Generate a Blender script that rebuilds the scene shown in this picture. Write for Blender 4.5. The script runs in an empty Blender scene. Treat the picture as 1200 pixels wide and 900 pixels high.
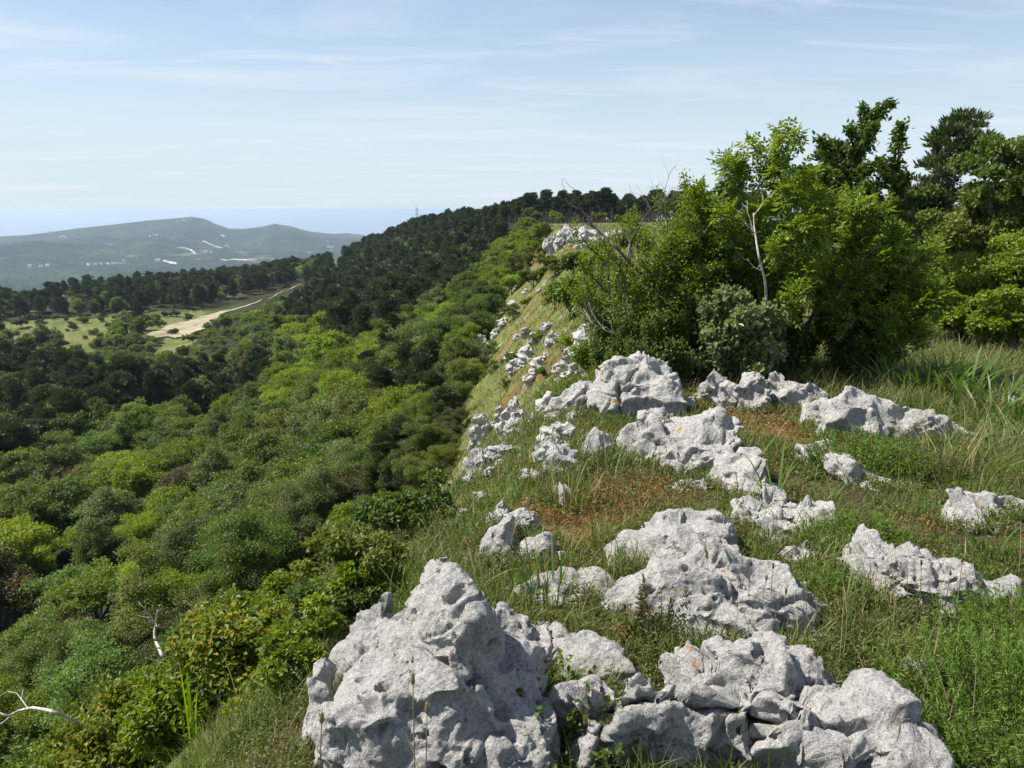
import bpy, math, random
import numpy as np
from math import radians, cos, sin, tan, atan2, pi
from mathutils import Vector

rng = np.random.default_rng(11)
random.seed(11)
S = bpy.context.scene
COL = S.collection

# ------------------------------------------------------------------ camera
F = 906.0                       # focal length in pixels of the 1200 px wide photograph
EYE = 1.6
PITCH = radians(12.7)
CP, SP = cos(PITCH), sin(PITCH)

def ray(px, py):
    u = (px - 600.0) / F
    v = (450.0 - py) / F
    return np.array([u, CP + v * SP, -SP + v * CP])

def project(x, y, z):
    z = z - EYE
    fwd = y * CP - z * SP
    up = y * SP + z * CP
    fwd = np.maximum(fwd, 1e-3)
    return 600 + F * x / fwd, 450 - F * up / fwd, fwd

cam_d = bpy.data.cameras.new('camera')
cam = bpy.data.objects.new('camera', cam_d)
COL.objects.link(cam)
cam.location = (0, 0, EYE)
cam.rotation_euler = (pi / 2 - PITCH, 0, 0)
cam_d.sensor_width = 36
cam_d.lens = 36 * F / 1200
cam_d.clip_start = 0.05
cam_d.clip_end = 200000
S.camera = cam

# ------------------------------------------------------------------ numeric noise
_perm = np.random.default_rng(3).permutation(512).astype(np.int64)
_grad = np.random.default_rng(4).normal(size=(512, 3))
_grad /= np.linalg.norm(_grad, axis=1)[:, None]
_feat = np.random.default_rng(5).random((512, 3))

def _h(i, j, k):
    return _perm[(_perm[(_perm[i & 511] + j) & 511] + k) & 511]

def pnoise(p):
    p = np.asarray(p, float)
    i = np.floor(p).astype(np.int64)
    f = p - i
    w = f * f * f * (f * (f * 6 - 15) + 10)
    out = np.zeros(len(p))
    for dx in (0, 1):
        wx = w[:, 0] if dx else 1 - w[:, 0]
        for dy in (0, 1):
            wy = w[:, 1] if dy else 1 - w[:, 1]
            for dz in (0, 1):
                wz = w[:, 2] if dz else 1 - w[:, 2]
                g = _grad[_h(i[:, 0] + dx, i[:, 1] + dy, i[:, 2] + dz)]
                d = g[:, 0] * (f[:, 0] - dx) + g[:, 1] * (f[:, 1] - dy) + g[:, 2] * (f[:, 2] - dz)
                out += wx * wy * wz * d
    return out * 1.5

def fbm(p, octaves=4, gain=.5, lac=2.03):
    p = np.asarray(p, float)
    a, s, out = 1.0, 1.0, 0
    for k in range(octaves):
        out = out + a * pnoise(p * s + 17.3 * k)
        a *= gain
        s *= lac
    return out

def worley(p):
    p = np.asarray(p, float)
    i = np.floor(p).astype(np.int64)
    f = p - i
    f1 = np.full(len(p), 9.0)
    f2 = np.full(len(p), 9.0)
    idc = np.zeros(len(p), np.int64)
    for dx in (-1, 0, 1):
        for dy in (-1, 0, 1):
            for dz in (-1, 0, 1):
                h = _h(i[:, 0] + dx, i[:, 1] + dy, i[:, 2] + dz)
                q = _feat[h]
                d = (q[:, 0] + dx - f[:, 0]) ** 2 + (q[:, 1] + dy - f[:, 1]) ** 2 + (q[:, 2] + dz - f[:, 2]) ** 2
                n = d < f1
                f2 = np.where(n, f1, np.minimum(f2, d))
                idc = np.where(n, h, idc)
                f1 = np.where(n, d, f1)
    return np.sqrt(f1), np.sqrt(f2), idc

def p3(x, y, z=0.0):
    return np.stack([x, y, np.zeros_like(x) + z], 1)

def sstep(a, b, x):
    t = np.clip((x - a) / (b - a), 0, 1)
    return t * t * (3 - 2 * t)

# ------------------------------------------------------------------ mesh builder
class MB:
    def __init__(s):
        s.V, s.Q, s.T, s.R, s.n = [], [], [], [], 0
        s.QM, s.TM = [], []
    def add(s, v, q=None, t=None, r=0.5, m=0):
        v = np.asarray(v, float).reshape(-1, 3)
        s.V.append(v)
        s.R.append(np.broadcast_to(np.asarray(r, float), (len(v),)).copy())
        if q is not None and len(q):
            q = np.asarray(q, np.int64).reshape(-1, 4) + s.n
            s.Q.append(q); s.QM.append(np.full(len(q), m))
        if t is not None and len(t):
            t = np.asarray(t, np.int64).reshape(-1, 3) + s.n
            s.T.append(t); s.TM.append(np.full(len(t), m))
        s.n += len(v)
    def mesh(s, name, mats, smooth=False):
        me = bpy.data.meshes.new(name)
        V = np.concatenate(s.V) if s.V else np.zeros((0, 3))
        Q = np.concatenate(s.Q) if s.Q else np.zeros((0, 4), np.int64)
        T = np.concatenate(s.T) if s.T else np.zeros((0, 3), np.int64)
        QM = np.concatenate(s.QM) if s.QM else np.zeros(0)
        TM = np.concatenate(s.TM) if s.TM else np.zeros(0)
        me.vertices.add(len(V))
        me.vertices.foreach_set('co', V.astype(np.float32).ravel())
        L = np.concatenate([Q.ravel(), T.ravel()])
        me.loops.add(len(L))
        me.loops.foreach_set('vertex_index', L.astype(np.int32))
        st = np.concatenate([np.arange(len(Q)) * 4, len(Q) * 4 + np.arange(len(T)) * 3])
        me.polygons.add(len(st))
        me.polygons.foreach_set('loop_start', st.astype(np.int32))
        me.polygons.foreach_set('material_index', np.concatenate([QM, TM]).astype(np.int32))
        me.polygons.foreach_set('use_smooth', np.full(len(st), bool(smooth)))
        a = me.attributes.new('rnd', 'FLOAT', 'POINT')
        a.data.foreach_set('value', np.concatenate(s.R).astype(np.float32))
        for m in (mats if isinstance(mats, (list, tuple)) else [mats]):
            me.materials.append(m)
        me.update(calc_edges=True)
        return me

def link(name, me, parent=None, loc=None):
    o = bpy.data.objects.new(name, me)
    COL.objects.link(o)
    if parent is not None:
        o.parent = parent
    if loc is not None:
        o.location = loc
    return o

def empty(name, loc=(0, 0, 0)):
    o = bpy.data.objects.new(name, None)
    COL.objects.link(o)
    o.location = loc
    o.empty_display_size = .2
    return o

def tag(o, label=None, cat=None, group=None, kind=None):
    if label: o['label'] = label
    if cat: o['category'] = cat
    if group: o['group'] = group
    if kind: o['kind'] = kind
    return o

def norm(a):
    a = np.asarray(a, float)
    return a / np.maximum(np.linalg.norm(a, axis=-1, keepdims=True), 1e-9)

def tube(mb, pts, rad, n=6, m=0, r=.5):
    pts = np.asarray(pts, float)
    rad = np.broadcast_to(np.asarray(rad, float), (len(pts),))
    tg = norm(np.gradient(pts, axis=0))
    ref = np.array([0, 0, 1.0]) if abs(tg[:, 2].mean()) < .8 else np.array([1.0, 0, 0])
    a = norm(np.cross(tg, ref))
    b = np.cross(tg, a)
    th = np.arange(n) / n * 2 * pi
    v = pts[:, None] + rad[:, None, None] * (np.cos(th)[None, :, None] * a[:, None] + np.sin(th)[None, :, None] * b[:, None])
    K = len(pts)
    k, j = np.meshgrid(np.arange(K - 1), np.arange(n), indexing='ij')
    j2 = (j + 1) % n
    q = np.stack([k * n + j, k * n + j2, (k + 1) * n + j2, (k + 1) * n + j], -1).reshape(-1, 4)
    v = np.concatenate([v.reshape(-1, 3), pts[-1:] + tg[-1:] * rad[-1]])
    t = np.stack([(K - 1) * n + np.arange(n), (K - 1) * n + (np.arange(n) + 1) % n, np.full(n, K * n)], 1)
    mb.add(v, q, t, r, m)

def leaves(mb, P, A, N, L, W, fold=.25, m=0, r=None, fine=False, droop=0.0):
    """kite shaped leaves: P base, A axis, N rough normal; fine leaves have a folded midrib"""
    P = np.asarray(P, float); n = len(P)
    A = norm(A); B = norm(np.cross(A, N)); Nn = np.cross(B, A)
    L = np.broadcast_to(np.asarray(L, float), (n,))[:, None]
    W = np.broadcast_to(np.asarray(W, float), (n,))[:, None]
    if r is None: r = rng.random(n)
    tip = P + A * L - Nn * L * droop
    if fine:
        mid = P + A * L * .5
        lf = P + A * L * .42 + B * W * .5 + Nn * W * fold
        rt = P + A * L * .42 - B * W * .5 + Nn * W * fold
        lf2 = P + A * L * .74 + B * W * .36 + Nn * W * fold * .6 - Nn * L * droop * .4
        rt2 = P + A * L * .74 - B * W * .36 + Nn * W * fold * .6 - Nn * L * droop * .4
        v = np.stack([P, lf, lf2, tip, rt2, rt], 1).reshape(-1, 3)
        o = np.arange(n)[:, None] * 6
        q = np.concatenate([o + np.array([[0, 1, 2, 3]]), o + np.array([[0, 3, 4, 5]])])
        mb.add(v, q, None, np.repeat(r, 6), m)
    else:
        lf = P + A * L * .5 + B * W * .5 + Nn * W * fold
        rt = P + A * L * .5 - B * W * .5 + Nn * W * fold
        v = np.stack([P, lf, tip, rt], 1).reshape(-1, 3)
        o = np.arange(n)[:, None] * 4
        mb.add(v, o + np.array([[0, 1, 2, 3]]), None, np.repeat(r, 4), m)

def blades(mb, P, Hh, Wd, bend, az=None, m=0, r=None):
    """grass blades: base P, height Hh, width Wd, bend = sideways reach of the tip"""
    P = np.asarray(P, float); n = len(P)
    if az is None: az = rng.random(n) * 2 * pi
    d = np.stack([np.cos(az), np.sin(az), 0 * az], 1)
    fa = az + rng.uniform(-1.2, 1.2, n) + pi / 2
    s = np.stack([np.cos(fa), np.sin(fa), 0 * fa], 1)
    Hh = np.broadcast_to(Hh, (n,))[:, None]; Wd = np.broadcast_to(Wd, (n,))[:, None]; bend = np.broadcast_to(bend, (n,))[:, None]
    if r is None: r = rng.random(n)
    up = np.array([[0, 0, 1.0]])
    row = []
    for t, w in ((0, .8), (.4, 1), (.75, .65)):
        c = P + up * Hh * (t - .35 * t * t * np.minimum(1, bend / np.maximum(Hh, 1e-4))) + d * bend * t ** 2
        row += [c - s * Wd * w * .5, c + s * Wd * w * .5]
    tip = P + up * Hh * (1 - .35 * np.minimum(1, bend / np.maximum(Hh, 1e-4))) + d * bend
    v = np.stack(row + [tip], 1).reshape(-1, 3)
    o = np.arange(n)[:, None] * 7
    q = np.concatenate([o + np.array([[0, 1, 3, 2]]), o + np.array([[2, 3, 5, 4]])])
    mb.add(v, q, o + np.array([[4, 5, 6]]), np.repeat(r, 7), m)

# ------------------------------------------------------------------ materials
def newmat(name):
    m = bpy.data.materials.new(name)
    m.use_nodes = True
    nt = m.node_tree
    nt.nodes.clear()
    out = nt.nodes.new('ShaderNodeOutputMaterial')
    return m, nt, out

def N(nt, typ, **kw):
    n = nt.nodes.new(typ)
    for k, v in kw.items():
        if k in n.inputs: n.inputs[k].default_value = v
        else: setattr(n, k, v)
    return n

def ramp(nt, stops, interp='LINEAR'):
    n = nt.nodes.new('ShaderNodeValToRGB')
    n.color_ramp.interpolation = interp
    el = n.color_ramp.elements
    while len(el) > 1: el.remove(el[0])
    el[0].position = stops[0][0]; el[0].color = (*stops[0][1], 1)
    for p, c in stops[1:]:
        e = el.new(p); e.color = (*c, 1)
    return n

def leaf_mat(name, cols, trans=.35, rough=.5, objvar=.35, spec=.3):
    """cols: colours along the leaf's own random number; whole plants differ by the object's random number"""
    m, nt, out = newmat(name)
    at = N(nt, 'ShaderNodeAttribute', attribute_name='rnd')
    rp = ramp(nt, [(i / max(1, len(cols) - 1), c) for i, c in enumerate(cols)])
    nt.links.new(at.outputs['Fac'], rp.inputs['Fac'])
    oi = N(nt, 'ShaderNodeObjectInfo')
    mr = N(nt, 'ShaderNodeMapRange'); mr.inputs['To Min'].default_value = 1 - objvar; mr.inputs['To Max'].default_value = 1 + objvar
    nt.links.new(oi.outputs['Random'], mr.inputs['Value'])
    hs = N(nt, 'ShaderNodeHueSaturation')
    nt.links.new(mr.outputs['Result'], hs.inputs['Value'])
    m2 = N(nt, 'ShaderNodeMath', operation='MULTIPLY_ADD'); m2.inputs[1].default_value = 7.31; m2.inputs[2].default_value = 0
    fr = N(nt, 'ShaderNodeMath', operation='FRACT')
    mr2 = N(nt, 'ShaderNodeMapRange'); mr2.inputs['To Min'].default_value = .5 - .03 * min(1, objvar * 2.5); mr2.inputs['To Max'].default_value = .5 + .008 * min(1, objvar * 2.5)
    nt.links.new(oi.outputs['Random'], m2.inputs[0]); nt.links.new(m2.outputs[0], fr.inputs[0]); nt.links.new(fr.outputs[0], mr2.inputs['Value'])
    nt.links.new(mr2.outputs['Result'], hs.inputs['Hue'])
    nt.links.new(rp.outputs['Color'], hs.inputs['Color'])
    bs = N(nt, 'ShaderNodeBsdfPrincipled')
    bs.inputs['Roughness'].default_value = rough
    bs.inputs['Specular IOR Level'].default_value = spec
    nt.links.new(hs.outputs['Color'], bs.inputs['Base Color'])
    tr = N(nt, 'ShaderNodeBsdfTranslucent')
    h2 = N(nt, 'ShaderNodeHueSaturation'); h2.inputs['Hue'].default_value = .48; h2.inputs['Saturation'].default_value = 1.1; h2.inputs['Value'].default_value = 1.5
    nt.links.new(hs.outputs['Color'], h2.inputs['Color'])
    nt.links.new(h2.outputs['Color'], tr.inputs['Color'])
    mx = N(nt, 'ShaderNodeMixShader'); mx.inputs[0].default_value = trans
    nt.links.new(bs.outputs[0], mx.inputs[1]); nt.links.new(tr.outputs[0], mx.inputs[2])
    nt.links.new(mx.outputs[0], out.inputs[0])
    return m

def bark_mat(name, c1, c2, scale=14):
    m, nt, out = newmat(name)
    tc = N(nt, 'ShaderNodeTexCoord')
    mp = N(nt, 'ShaderNodeMapping'); mp.inputs['Scale'].default_value = (scale, scale, scale * .25)
    nz = N(nt, 'ShaderNodeTexNoise'); nz.inputs['Scale'].default_value = 1; nz.inputs['Detail'].default_value = 5
    nt.links.new(tc.outputs['Object'], mp.inputs[0]); nt.links.new(mp.outputs[0], nz.inputs['Vector'])
    rp = ramp(nt, [(.35, c1), (.65, c2)])
    nt.links.new(nz.outputs['Fac'], rp.inputs[0])
    bs = N(nt, 'ShaderNodeBsdfPrincipled'); bs.inputs['Roughness'].default_value = .85
    bp = N(nt, 'ShaderNodeBump'); bp.inputs['Strength'].default_value = .6; bp.inputs['Distance'].default_value = .02
    nt.links.new(nz.outputs['Fac'], bp.inputs['Height']); nt.links.new(bp.outputs[0], bs.inputs['Normal'])
    nt.links.new(rp.outputs[0], bs.inputs['Base Color']); nt.links.new(bs.outputs[0], out.inputs[0])
    return m

M = {}
M['leaf_mid'] = leaf_mat('leaf_mid_green', [(.052, .098, .017), (.085, .145, .024), (.128, .195, .034)])
M['leaf_bright'] = leaf_mat('leaf_yellow_green', [(.09, .15, .016), (.14, .215, .022), (.185, .26, .03)], trans=.4)
M['leaf_grey'] = leaf_mat('leaf_grey_green', [(.062, .102, .028), (.098, .15, .042), (.138, .195, .058)])
M['leaf_olive'] = leaf_mat('leaf_olive', [(.056, .085, .016), (.092, .128, .022), (.13, .165, .03)])
M['leaf_rust'] = leaf_mat('leaf_rust', [(.06, .065, .022), (.1, .09, .03), (.1, .12, .03)])
M['needle'] = leaf_mat('needle_dark', [(.026, .044, .014), (.043, .068, .02), (.066, .09, .028)], trans=.15, rough=.55)
M['bark'] = bark_mat('bark_grey_brown', (.045, .036, .028), (.14, .12, .1))
M['bark_pine'] = bark_mat('bark_pine', (.05, .035, .026), (.16, .13, .11), 6)
M['bark_pale'] = bark_mat('bark_pale', (.16, .13, .1), (.42, .38, .33), 30)
M['bark_dead'] = bark_mat('bark_dead_bleached', (.3, .27, .23), (.55, .52, .47), 40)
# ------------------------------------------------------------------ terrain
_br = np.array([  # brink of the escarpment: x, y, z
    (-.95, -40, 0), (-.95, -3, 0), (-.85, 0.5, 0), (-.62, 2, 0), (-.3, 3, 0), (-.08, 3.8, 0), (.25, 5.4, -.1), (.8, 7.5, -.2), (1.25, 9.5, -.3),
    (2.2, 14, -.6), (3.4, 25, -1.3), (4.6, 45, -2.1), (6, 75, -2.1), (6.2, 105, -.9), (8, 130, -.7), (7, 165, -1.5), (2, 220, -2),
    (-8, 270, -3), (-20, 320, -5), (-38, 390, -8), (-58, 450, -11), (-76, 485, -16), (-94, 515, -23), (-125, 560, -34), (-175, 590, -42), (-320, 640, -45)])
_t = np.concatenate([[0], np.cumsum(np.linalg.norm(np.diff(_br[:, :2], axis=0), axis=1))])
_s = np.unique(np.concatenate([np.linspace(0, 60, 60), np.linspace(60, _t[-1], 70)]))
BR = np.stack([np.interp(_s, _t, _br[:, k]) for k in range(3)], 1)
for _k in range(2):
    BR[1:-1] = (BR[:-2] + 2 * BR[1:-1] + BR[2:]) / 4
_PA = ([-1e3, 0, .5, 1, 2, 3, 4, 8, 12, 20, 35, 60, 100, 160, 300, 600], [0, 0, .2, .65, 1.65, 2.9, 4.6, 11.2, 16.3, 22.5, 28, 33.5, 38.5, 42, 44.5, 45])
_PB = ([-1e3, 0, .5, 1, 2, 4, 8, 12, 20, 35, 60, 100, 160, 300, 600], [0, 0, .2, .6, 1.6, 3.8, 8.2, 12, 18, 25, 32, 37.5, 41.5, 44.5, 45])

def brink(x, y):
    """signed distance left of the brink (downhill side positive), crest height there, y of the nearest brink point"""
    x = np.asarray(x, float).ravel(); y = np.asarray(y, float).ravel()
    best = np.full(len(x), 1e18); sd = np.zeros(len(x)); cz = np.zeros(len(x)); by = np.zeros(len(x))
    for i in range(len(BR) - 1):
        a, b = BR[i], BR[i + 1]
        ex, ey = b[0] - a[0], b[1] - a[1]
        L2 = ex * ex + ey * ey
        t = np.clip(((x - a[0]) * ex + (y - a[1]) * ey) / L2, 0, 1)
        qx, qy = x - (a[0] + t * ex), y - (a[1] + t * ey)
        d2 = qx * qx + qy * qy
        m = d2 < best
        best[m] = d2[m]
        sd[m] = (np.sqrt(d2) * np.sign(ex * qy - ey * qx))[m]
        cz[m] = (a[2] + t * (b[2] - a[2]))[m]
        by[m] = (a[1] + t * ey)[m]
    return sd, cz, by

def height(x, y, detail=True):
    x = np.asarray(x, float).ravel(); y = np.asarray(y, float).ravel()
    d, cz, by = brink(x, y)
    r = np.hypot(x, y); th = np.arctan2(x, np.maximum(y, 1e-6))
    if detail:
        d = d + (fbm(p3(x / 3.1, y / 3.1), 3) * (.42 + .16 * sstep(11, 26, y) * (1 - sstep(130, 200, y)))) * sstep(.3, 2.5, d) + fbm(p3(x / 14, y / 14, 5), 2) * 2.2 * sstep(4, 14, d)
    w = sstep(14, 60, y)
    fr = (np.interp(d, *_PA) * (1 - w) + np.interp(d, *_PB) * w) / 45
    z = cz - fr * (cz + 45)
    # behind the crest of the far ridge the ground falls away again
    back = np.maximum(-d - 35, 0) * sstep(240, 330, by)
    z = z - back * .2
    ro = np.interp(th, [-.9, -.62, -.5, -.35, -.22, -.1, 0], [400, 430, 470, 500, 600, 800, 1200])
    ro = np.where(th > 0, 1200, ro) + 25 * pnoise(p3(th * 9, th * 0, 3.3))
    z = z - np.maximum(r - ro, 0) * .17
    z = z + np.where(d < 0, np.minimum(-d, 40) * .012, 0)
    if detail:
        z = z + fbm(p3(x / 26, y / 26, 9), 3) * 1.4 * sstep(15, 60, d)
        z = z + fbm(p3(x / 1.3, y / 1.3, 2), 3) * .055 + fbm(p3(x / .33, y / .33, 7), 2) * .014 * (r < 30)
    return np.maximum(z, -262 + 6 * pnoise(p3(x / 300, y / 300)))

def ground_hit(px, py, tmax=1500):
    d = ray(px, py)
    t = np.geomspace(.8, tmax, 2500)
    X, Y, Z = d[0] * t, d[1] * t, EYE + d[2] * t
    under = np.nonzero(Z < height(X, Y))[0]
    if len(under) == 0: return None
    k = under[0]
    a, b = t[max(k - 1, 0)], t[k]
    tt = np.linspace(a, b, 40)
    hh = np.nonzero(EYE + d[2] * tt < height(d[0] * tt, d[1] * tt))[0]
    tq = tt[hh[0]] if len(hh) else b
    return np.array([d[0] * tq, d[1] * tq, EYE + d[2] * tq])

def in_poly(px, py, poly):
    px = np.asarray(px, float); py = np.asarray(py, float)
    inside = np.zeros(px.shape, bool)
    n = len(poly)
    for i in range(n):
        x1, y1 = poly[i]; x2, y2 = poly[(i + 1) % n]
        if y1 == y2: continue
        c = ((y1 > py) != (y2 > py)) & (px < (x2 - x1) * (py - y1) / (y2 - y1) + x1)
        inside ^= c
    return inside

def hz(x, y):
    return float(height([x], [y])[0])

# grass slope below the brink: left of this line (image column for the row of the ground point) grows forest
_FBY = [255, 275, 300, 330, 370, 420, 480, 540, 600, 650, 720, 800, 900]
_FBX = [700, 640, 622, 598, 572, 560, 548, 533, 500, 455, 405, 345, 250]
def forest_edge(py): return np.interp(py, _FBY, _FBX)

MEADOWS = [[(18, 412), (0, 402), (0, 376), (60, 374), (120, 372), (205, 374), (140, 393), (112, 416), (96, 432), (62, 402)],
           [(172, 420), (196, 396), (232, 398), (205, 418), (186, 432)],
           [(160, 378), (232, 362), (250, 366), (180, 392)],
           [(385, 300), (400, 294), (408, 318), (392, 326)]]
DRY = [[(560, 640), (600, 600), (690, 565), (770, 555), (830, 545), (800, 585), (715, 625), (700, 668), (640, 660), (600, 665)],
       [(860, 470), (950, 470), (960, 520), (900, 520), (850, 500)], [(780, 455), (850, 470), (850, 490), (780, 480)],
       [(990, 760), (1090, 760), (1080, 805), (1010, 800)], [(690, 755), (760, 745), (755, 785), (690, 790)]]

def build_ground():
    ang = np.concatenate([np.arange(-180, -50, 3.0), np.arange(-50, -38, .5), np.arange(-38, 38, .13), np.arange(38, 50, .5), np.arange(50, 180, 3.0)])
    th = np.radians(ang)
    rad = np.concatenate([np.geomspace(.35, 2700, 560)])
    R, T = np.meshgrid(rad, th, indexing='ij')
    X, Y = (R * np.sin(T)).ravel(), (R * np.cos(T)).ravel()
    Z = height(X, Y)
    nr, na = len(rad), len(th)
    V = np.concatenate([np.stack([X, Y, Z], 1), [[0, 0, hz(0, 0)]]])
    i, j = np.meshgrid(np.arange(nr - 1), np.arange(na), indexing='ij')
    j2 = (j + 1) % na
    q = np.stack([i * na + j, i * na + j2, (i + 1) * na + j2, (i + 1) * na + j], -1).reshape(-1, 4)[:, ::-1]
    k = np.arange(na)
    t = np.stack([k, (k + 1) % na, np.full(na, nr * na)], 1)
    mb = MB(); mb.add(V, q, t)
    me = mb.mesh('ground', M['ground'], smooth=True)
    # what grows or lies on the ground where
    d, cz, by = brink(X, Y)
    px, py, fw = project(X, Y, Z)
    r = np.hypot(X, Y)
    C = np.zeros((len(X), 3))
    n1 = fbm(p3(X / 1.1, Y / 1.1), 3); n2 = fbm(p3(X / 9, Y / 9, 4), 3); n3 = fbm(p3(X / .22, Y / .22, 8), 2)
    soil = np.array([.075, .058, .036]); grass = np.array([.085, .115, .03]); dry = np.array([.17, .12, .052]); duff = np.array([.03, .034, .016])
    slope = np.array([.135, .15, .05]); mead = np.array([.115, .15, .042]); pale = np.array([.30, .29, .26])
    def mix(a, b, w): return a * (1 - w[:, None]) + b * w[:, None]
    C = mix(np.broadcast_to(soil, C.shape), np.broadcast_to(grass, C.shape), sstep(-.35, .25, n1 + .5 * n3 + .1))
    dz = np.zeros(len(X), bool)
    for p in DRY: dz |= in_poly(px + 22 * n1 + 14 * n3, py + 12 * n1, p) & (r < 15) & (Y > 0)
    C = mix(C, np.broadcast_to(dry, C.shape), dz * np.clip(.6 + n1, .15, .9))
    sl = sstep(.2, 1.5, d) * sstep(3, 8, Y)
    sl = np.where(Y > 11, np.maximum(sl, .8), sl)
    C = mix(C, mix(np.broadcast_to(slope, C.shape), np.broadcast_to(dry * 1.05, C.shape), sstep(0, .6, n2)), sl * .9)
    C = mix(C, np.broadcast_to(pale, C.shape), sl * sstep(.42, .6, n1 + .6 * n3 - .1) * .8 * (r < 130))
    trk = in_poly(px, py, [(160, 398), (205, 402), (268, 388), (275, 370), (360, 340), (352, 328), (255, 360), (170, 388)]) & (r > 150)
    scr = in_poly(px, py, [(160, 400), (205, 402), (268, 375), (340, 375), (310, 425), (180, 440)]) & (r > 120)
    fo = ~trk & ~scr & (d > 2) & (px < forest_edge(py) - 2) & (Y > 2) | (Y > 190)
    C = np.where(scr[:, None], mead * (.62 + .3 * n2 + .15 * n1)[:, None], C)
    C = np.where(trk[:, None], mead * (.9 + .3 * n2[:, None]), C)
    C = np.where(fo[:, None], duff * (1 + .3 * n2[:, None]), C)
    plat = sstep(-36, -40, Z) * sstep(.2, .5, fbm(p3(X / 30, Y / 30, 6), 3) + .25) * (r < 700)
    C = mix(C, np.broadcast_to(mead * .7, C.shape), plat)
    for p in MEADOWS:
        mm = in_poly(px + 5 * n2, py + 2 * n1, p) & (r > 120)
        C = np.where(mm[:, None], mix(np.broadcast_to(mead, C.shape), np.broadcast_to(np.array([.15, .145, .065]), C.shape), sstep(-.1, .5, n2 + .5 * n1)) * (1 + .3 * n2 + .2 * n1)[:, None], C)
    C = np.clip(C, .01, 1)
    C = np.concatenate([C, C[:1]])
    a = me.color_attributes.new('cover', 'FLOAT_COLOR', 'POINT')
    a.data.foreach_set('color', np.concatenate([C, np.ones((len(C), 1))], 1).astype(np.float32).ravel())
    return tag(link('ground', me), kind='structure')

def ground_mat():
    m, nt, out = newmat('ground')
    at = N(nt, 'ShaderNodeAttribute', attribute_name='cover')
    tc = N(nt, 'ShaderNodeTexCoord')
    n1 = N(nt, 'ShaderNodeTexNoise'); n1.inputs['Scale'].default_value = 22; n1.inputs['Detail'].default_value = 6; n1.inputs['Roughness'].default_value = .7
    n2 = N(nt, 'ShaderNodeTexNoise'); n2.inputs['Scale'].default_value = 1.6; n2.inputs['Detail'].default_value = 6; n2.inputs['Roughness'].default_value = .7
    for n in (n1, n2): nt.links.new(tc.outputs['Object'], n.inputs['Vector'])
    r1 = ramp(nt, [(.3, (.45, .42, .4)), (.55, (1, 1, 1)), (.75, (1.5, 1.45, 1.2))])
    r2 = ramp(nt, [(.3, (.6, .62, .6)), (.6, (1.15, 1.1, 1.0))])
    nt.links.new(n1.outputs[0], r1.inputs[0]); nt.links.new(n2.outputs[0], r2.inputs[0])
    a = N(nt, 'ShaderNodeMixRGB', blend_type='MULTIPLY'); a.inputs[0].default_value = 1
    b = N(nt, 'ShaderNodeMixRGB', blend_type='MULTIPLY'); b.inputs[0].default_value = 1
    nt.links.new(at.outputs['Color'], a.inputs[1]); nt.links.new(r1.outputs[0], a.inputs[2])
    nt.links.new(a.outputs[0], b.inputs[1]); nt.links.new(r2.outputs[0], b.inputs[2])
    bs = N(nt, 'ShaderNodeBsdfPrincipled'); bs.inputs['Roughness'].default_value = .95; bs.inputs['Specular IOR Level'].default_value = .1
    bp = N(nt, 'ShaderNodeBump'); bp.inputs['Strength'].default_value = .7; bp.inputs['Distance'].default_value = .03
    nt.links.new(n1.outputs[0], bp.inputs['Height']); nt.links.new(bp.outputs[0], bs.inputs['Normal'])
    nt.links.new(b.outputs[0], bs.inputs['Base Color']); nt.links.new(bs.outputs[0], out.inputs[0])
    return m

M['ground'] = ground_mat()
ground = build_ground()

# the pale dirt track over the plateau
def build_track():
    m, nt, out = newmat('track_dirt')
    tc = N(nt, 'ShaderNodeTexCoord')
    nz = N(nt, 'ShaderNodeTexNoise'); nz.inputs['Scale'].default_value = .22; nz.inputs['Detail'].default_value = 6
    nt.links.new(tc.outputs['Object'], nz.inputs['Vector'])
    rp = ramp(nt, [(.3, (.13, .13, .06)), (.45, (.24, .2, .12)), (.6, (.31, .265, .17)), (.75, (.37, .32, .22))])
    nt.links.new(nz.outputs[0], rp.inputs[0])
    bs = N(nt, 'ShaderNodeBsdfPrincipled'); bs.inputs['Roughness'].default_value = .95
    nt.links.new(rp.outputs[0], bs.inputs['Base Color']); nt.links.new(bs.outputs[0], out.inputs[0])
    mb = MB()
    up = [(172, 393), (190, 386), (212, 378), (235, 371.5), (257, 366), (278, 361.5), (300, 355), (322, 347), (340, 339), (352, 333)]
    lo = [(178, 396.5), (204, 396.5), (230, 391), (246, 384), (260, 368.6), (279.5, 362.4), (301, 355.7), (322.5, 347.6), (340.5, 339.4), (352.5, 333.4)]
    rows = []
    for a, b in zip(up, lo):
        A, B = ground_hit(*a), ground_hit(*b)
        rows.append((A, B))
    rows = np.array(rows)
    tt = np.linspace(0, len(rows) - 1, 70)
    A = np.stack([np.interp(tt, np.arange(len(rows)), rows[:, 0, k]) for k in range(3)], 1)
    B = np.stack([np.interp(tt, np.arange(len(rows)), rows[:, 1, k]) for k in range(3)], 1)
    jit = fbm(p3(tt * 1.7, tt * 0), 3)[:, None] * .12
    A, B = A + (A - B) * jit, B - (A - B) * np.roll(jit, 9, 0)
    K = 9
    w = np.linspace(0, 1, K)[None, :, None]
    V = (A[:, None] * (1 - w) + B[:, None] * w).reshape(-1, 3)
    V[:, 2] = height(V[:, 0], V[:, 1]) + .35
    i, j = np.meshgrid(np.arange(69), np.arange(K - 1), indexing='ij')
    q = np.stack([i * K + j, i * K + j + 1, (i + 1) * K + j + 1, (i + 1) * K + j], -1).reshape(-1, 4)
    mb.add(V, q)
    return tag(link('dirt_track', mb.mesh('dirt_track', m, True)), kind='structure')
track = build_track()

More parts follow.
